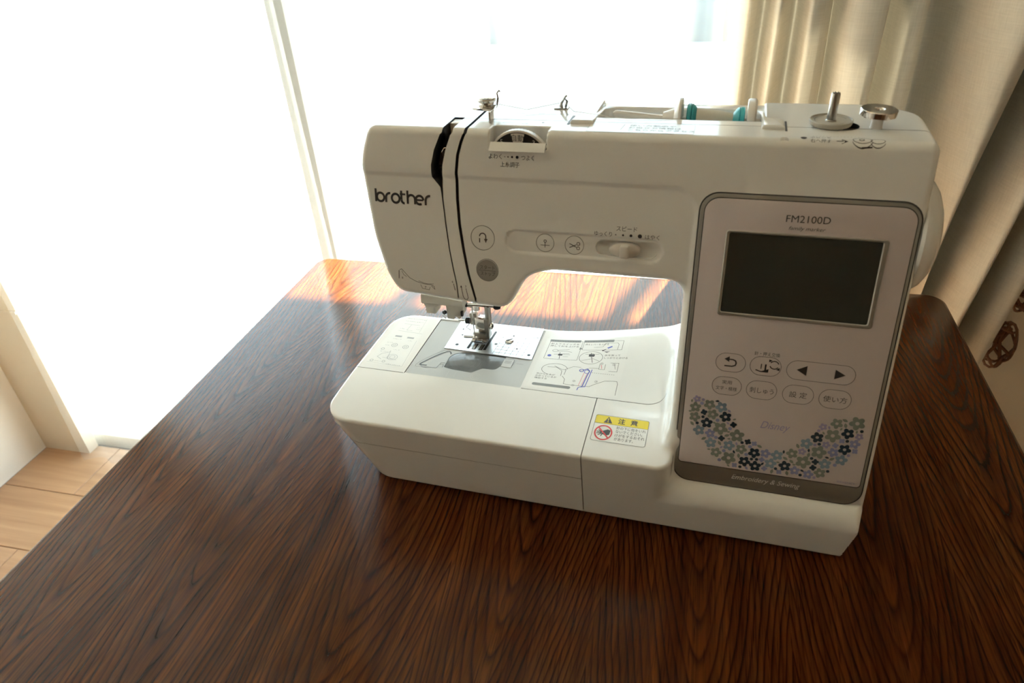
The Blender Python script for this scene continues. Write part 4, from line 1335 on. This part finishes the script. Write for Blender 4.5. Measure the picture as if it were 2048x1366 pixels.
# printed guide by the winder
F = Flat().disc(-73.3, 66.8, 1.9, 1.7).text('ボビンを', -69.4, 66.5, wid=12, hei=2.6).text('右へ押す', -69.4, 62.9, wid=12, hei=2.6)
F.stroke([(-54.4, 64.2), (-50.4, 64.2)], .5).poly([(-51.4, 65.9), (-51.4, 62.5), (-47.6, 64.2)])
F.circle(-39.6, 66, 5.4, .35, ry=2.8).circle(-39.6, 64.2, 5.6, .35, 180, 360, ry=3).circle(-31, 65.4, 4, .35, ry=2.2).circle(-31, 63.6, 4, .3, 180, 360, ry=2.2).stroke([(-40, 61.3), (-34, 61.6)], .5)
F.circle(-40, 66, 1.4, .5, ry=.8)
for i in range(14): F.stroke([(-68 + 2 * i, 70.4), (-67 + 2 * i, 70.4)], .22)
F.build('winding_guide', on_top(), M['print_'], mach)
F = Flat()
F.text('❶', -246.6, 82.2, hei=2).circle(-270.5, 80.2, 4, .3, ry=1.4).stroke([(-266.6, 80.2), (-258, 79.4), (-252, 82.6)], .3).circle(-257.6, 78.6, 2, .3, ry=1).stroke([(-258, 82.6), (-255, 84)], .3)
for i in range(11): F.stroke([(-257 + 2 * i, 78.8), (-256 + 2 * i, 78.8)], .2)
F.stroke([(-282, 110), (-240, 109)], .25).circle(-268, 104.6, 3, .3, ry=1.2).circle(-252, 104.4, 2.4, .35, ry=1.1)
for i in range(8): F.stroke([(-247 + 2.2 * i, 104.4), (-245.8 + 2.2 * i, 104.4)], .25)
F.stroke([(-321.5, 84), (-318, 86.5), (-314, 86.8)], .3).stroke([(-302, 86), (-299.8, 85.4), (-299.6, 83)], .3)
F.build('threading_diagram', on_top(), M['midgrey'], mach, label='grey line drawings on the top cover')
tl = Flat().poly(rrect(-211.5, 66.2, -140.5, 86.2, 2, 4)).build('video_label', on_top(.12), M['label'], mach)
F = Flat().stroke(rrect(-211.5, 66.2, -140.5, 86.2, 2, 4), .2, True).stroke([(-189, 71), (-187.5, 84)], .35)
F.text('使い方動画や', -184, 80, wid=31, hei=3.4).text('お役立ち情報は', -184, 75.2, wid=35, hei=3.4).text('こちらからアクセス', -184, 70.2, wid=44, hei=3.4)
F.build('lettering', on_top(.2), M['midgrey'], tl)

# hand wheel on the right side
lathe('hand_wheel', [bmz(0, 0), bmz(37, 0), bmz(38.4, 2), bmz(37.8, 5), bmz(35, 8.6), bmz(31, 11.6), bmz(25, 14.2), bmz(17, 15.8), bmz(8, 16.6), bmz(0, 16.8)], mmv(3, 84, 236), M['white'], mach, (1, 0, 0), 64)

# ------------------------------------------------------------------ labels on the bed
cl = Flat().box_(-196.9, 11.2, -154.4, 40.2, 30).build('caution_label', on_bed(.12), M['label'], mach, label='yellow and white caution sticker')
Flat().box_(-196.8, 30.9, -154.5, 40.1, 30).build('yellow_band', on_bed(.18), M['yellow'], cl)
F = Flat().stroke(rrect(-197, 11, -154.3, 40.4, 2, 4), .3, True).stroke([(-197, 30.8), (-154.3, 30.8)], .2)
F.poly([(-190, 32), (-183, 32), (-186.5, 39.4)])
F.text('注', -178.6, 32.4, wid=5.6, hei=6.6, bold=.02).text('意', -168.6, 32.4, wid=5.6, hei=6.6, bold=.02)
for i, s_ in enumerate(('針の下に指をいれ', 'ないでください。', 'けがをするおそれ', 'があります。')):
    F.text(s_, -178.8, 26.2 - 4.15 * i, wid=(23.2, 21, 23.2, 15)[i], hei=3.4)
hx, hy = -188.2, 20.6
F.poly([(hx - 1, hy + 1.8), (hx + 3, hy + 4.2), (hx + 5.4, hy + 3.2), (hx + 5, hy - 1.5), (hx + 2.4, hy - 3), (hx - .6, hy - 1.6)])
for a, l in ((150, 3.6), (172, 4.2), (195, 4.2), (220, 3.8), (250, 3.2)):
    F.stroke([(hx + 1.2 * math.cos(math.radians(a)), hy + 1.2 * math.sin(math.radians(a))), (hx + (1.2 + l) * math.cos(math.radians(a)), hy + (1.2 + l) * math.sin(math.radians(a)))], .75)
F.build('lettering', on_bed(.24), M['print_'], cl)
F = Flat().poly([(-186.95, 37.4), (-186.05, 37.4), (-186.3, 34.6), (-186.7, 34.6)]).disc(-186.5, 33.4, .5)
F.build('exclamation_mark', on_bed(.3), M['yellow'], cl)
F = Flat().circle(hx, hy, 6.6, 1.2, n=40, ry=7.8).stroke([(hx - 4.6, hy + 5.4), (hx + 4.6, hy - 5.4)], 1.2)
F.build('prohibition_sign', on_bed(.3), M['red'], cl)

il = Flat().grid((-263.5, 64), (-184.6, 64), (-184.6, 141), (-263.5, 141), 40, 20).build('threading_label', on_bed(.12), M['label'], mach, label='white threading instructions label')
F = Flat()
F.stroke(rrect(-259, 108, -228, 137.5, .8, 3), .3, True).stroke([(-226.5, 124), (-226.5, 137.5), (-190, 137.5), (-190, 124), (-226.5, 124)], .3)
F.text('針上下スイッチを', -257.5, 131.4, wid=27, hei=2.6).text('押して針を上げる', -257.5, 127.8, wid=27, hei=2.6).text('押えレバーを上げる', -225, 131.4, wid=22, hei=2.6)
F.circle(-251, 121.5, 2.6, .3, ry=1.8).stroke([(-248.4, 122.6), (-238, 124)], .3).stroke([(-248.4, 120.6), (-240, 121.4), (-235, 119.8)], .3)
F.stroke([(-251, 115.6), (-236, 116)], .3).stroke([(-246, 119), (-244.6, 108.8)], .5).rect(-247, 114, -243, 116.6).stroke([(-243, 117), (-237, 117.8)], .3).stroke([(-242, 112.6), (-237, 113)], .25)
F.stroke([(-208, 128.6), (-206, 134.4), (-195, 134.4), (-193.6, 132), (-194, 124.4)], .3).stroke([(-216, 128), (-208, 128.8)], .3).poly([(-208, 123.6), (-203.6, 125.6), (-206.8, 122.2)])
F.circle(-216, 112.6, 10.6, .35, ry=9).stroke([(-222, 117.6), (-209, 118)], .3).stroke([(-217, 119.6), (-213.4, 105.6)], .5).circle(-215.6, 116, 2.4, .35).stroke([(-224, 108), (-214, 111.4), (-207.6, 108)], .3).rect(-218.4, 114.4, -213.4, 117.4)
F.text('糸を張って', -204, 115.2, wid=14, hei=2.4).text('しっかりとかける', -204, 111.6, wid=21, hei=2.4)
F.stroke([(-197, 106), (-189.6, 106), (-189.6, 95), (-197, 95)], .3).stroke([(-193, 104), (-191.6, 98)], .3).text('④', -206, 103.4, hei=2.8).text('⑤', -195, 102.6, hei=2.8)
F.stroke([(-206, 104), (-206, 97), (-201, 97), (-201, 104)], .3)
F.circle(-245, 92.6, 11.6, .35, 10, 250, ry=8.6).stroke([(-252, 95.4), (-244, 96), (-238, 91.4), (-237.4, 84)], .35).stroke([(-246, 97.6), (-238.6, 93.4), (-234.6, 93.2), (-234.8, 86)], .35)
F.text('天びんに糸が', -259.6, 83.2, wid=17, hei=2.3).text('かかっているか', -259.6, 80, wid=19, hei=2.3).text('確認する', -259.6, 76.8, wid=11, hei=2.3)
F.stroke([(-236, 84), (-233, 80), (-232.6, 73.4), (-226, 72.8), (-216, 73), (-210, 73.4), (-206, 77), (-198, 82.4), (-192, 83), (-187.6, 83), (-186.6, 80), (-186.4, 66)], .35)
for i in range(12): F.stroke([(-213 + 1.9 * i, 92 - .1 * i), (-212 + 1.9 * i, 92 - .1 * i)], .3)
F.text('②', -225.6, 77.4, hei=2.6).text('③', -206.6, 79.4, hei=2.6).text('⑥', -225.6, 71.6, hei=2.6)
F.stroke([(-222, 92.6), (-214, 98), (-206, 98)], .3).stroke([(-235.6, 93.6), (-229, 98.6), (-222, 98.4)], .3)
F.build('line_drawing', on_bed(.2), M['print_'], il)
F = Flat().box_(-259.6, 136, -230, 139.6, 12).box_(-227, 136, -199, 139.6, 14).poly(rrect(-259.6, 67.2, -225.6, 70.8, 1.6, 4)).poly([(-229, 128), (-226, 126), (-229, 124)]).poly([(-206, 122), (-200, 122), (-203, 120)])
F.build('header_bar', on_bed(.2), M['midgrey'], il, label='grey header bars')
F = Flat().poly([(-203.8, 127.4), (-199.6, 130), (-199, 128.4), (-202.6, 126)]).disc(-254.8, 113.2, 1.8)
F.stroke([(-219, 94.6), (-216, 96.6), (-213.4, 94), (-214.4, 88), (-216, 72.6)], .9).stroke([(-216, 72.6), (-219, 70.6), (-219.4, 67)], .7).stroke([(-211.6, 96), (-213.6, 72.6), (-218, 71.4)], .7).circle(-220.6, 94, 1.8, .7).circle(-215.6, 92.6, 2.2, .6)
F.build('blue_arrow', on_bed(.22), M['blue'], il, label='blue arrows')
F = Flat().stroke([(-217.8, 91), (-219.4, 73)], .5).stroke([(-215, 90), (-217, 74)], .5).stroke([(-204.6, 103), (-203.6, 98)], .7)
F.build('pink_arrow', on_bed(.24), M['pink'], il, label='pink arrows')

ll = Flat().grid((-421.5, 68), (-381.6, 66.5), (-388.5, 153), (-417, 151), 20, 30).build('bobbin_label', on_bed(.12), M['label'], mach, label='white bobbin instructions label')
F = Flat()
rt = random.Random(2)
def scribble(x0, x1, y, h=1.6):
    x = x0
    while x < x1:
        F.stroke([(x, y), (x + rt.uniform(.5, 1.4), y + rt.uniform(-.3, .3) * h)], .5 * h * rt.uniform(.4, .8)); x += rt.uniform(1.3, 2.0)
scribble(-412, -392, 148.8); scribble(-412, -393, 143.8)
F.stroke([(-411, 138.6), (-394, 138)], .3).stroke([(-412, 125.4), (-386, 124)], .3).stroke([(-403, 138), (-404, 127.6), (-398, 127.4)], .3).stroke([(-391.4, 151), (-389.8, 126)], .2)
scribble(-395, -391, 133.8); scribble(-395, -391, 130.6); scribble(-412, -408, 129.4)
F.rect(-411, 114.4, -404, 117).rect(-398, 113.8, -391, 116.4)
scribble(-411, -403, 110.8); scribble(-395, -391.4, 110)
F.circle(-405, 100.4, 2.8, .5).circle(-405, 100.4, 1.2, .4).circle(-393, 99.4, 2.8, .5).circle(-393, 99.4, 1.2, .4)
scribble(-414, -409, 104); scribble(-414, -411, 99)
F.circle(-413.6, 92.4, 1.5, .5); scribble(-414, -407, 88.4); scribble(-403, -397, 93)
F.stroke([(-404, 89), (-411, 84.6), (-413.4, 79.4), (-408, 76)], .4).circle(-398.6, 81, 5, .35, ry=4.4).circle(-398.6, 81, 2.6, .3).stroke([(-404.6, 91), (-402.4, 78)], .4).stroke([(-408, 79), (-393, 77.4)], .3)
F.circle(-416, 72.6, 1.5, .5).circle(-404, 73, 1.4, .5); scribble(-413, -408, 72.4); scribble(-400, -386, 69.6)
F.stroke([(-420, 70), (-383.4, 68.4), (-386.6, 112)], .2)
F.build('line_drawing', on_bed(.2), M['faint'], ll)
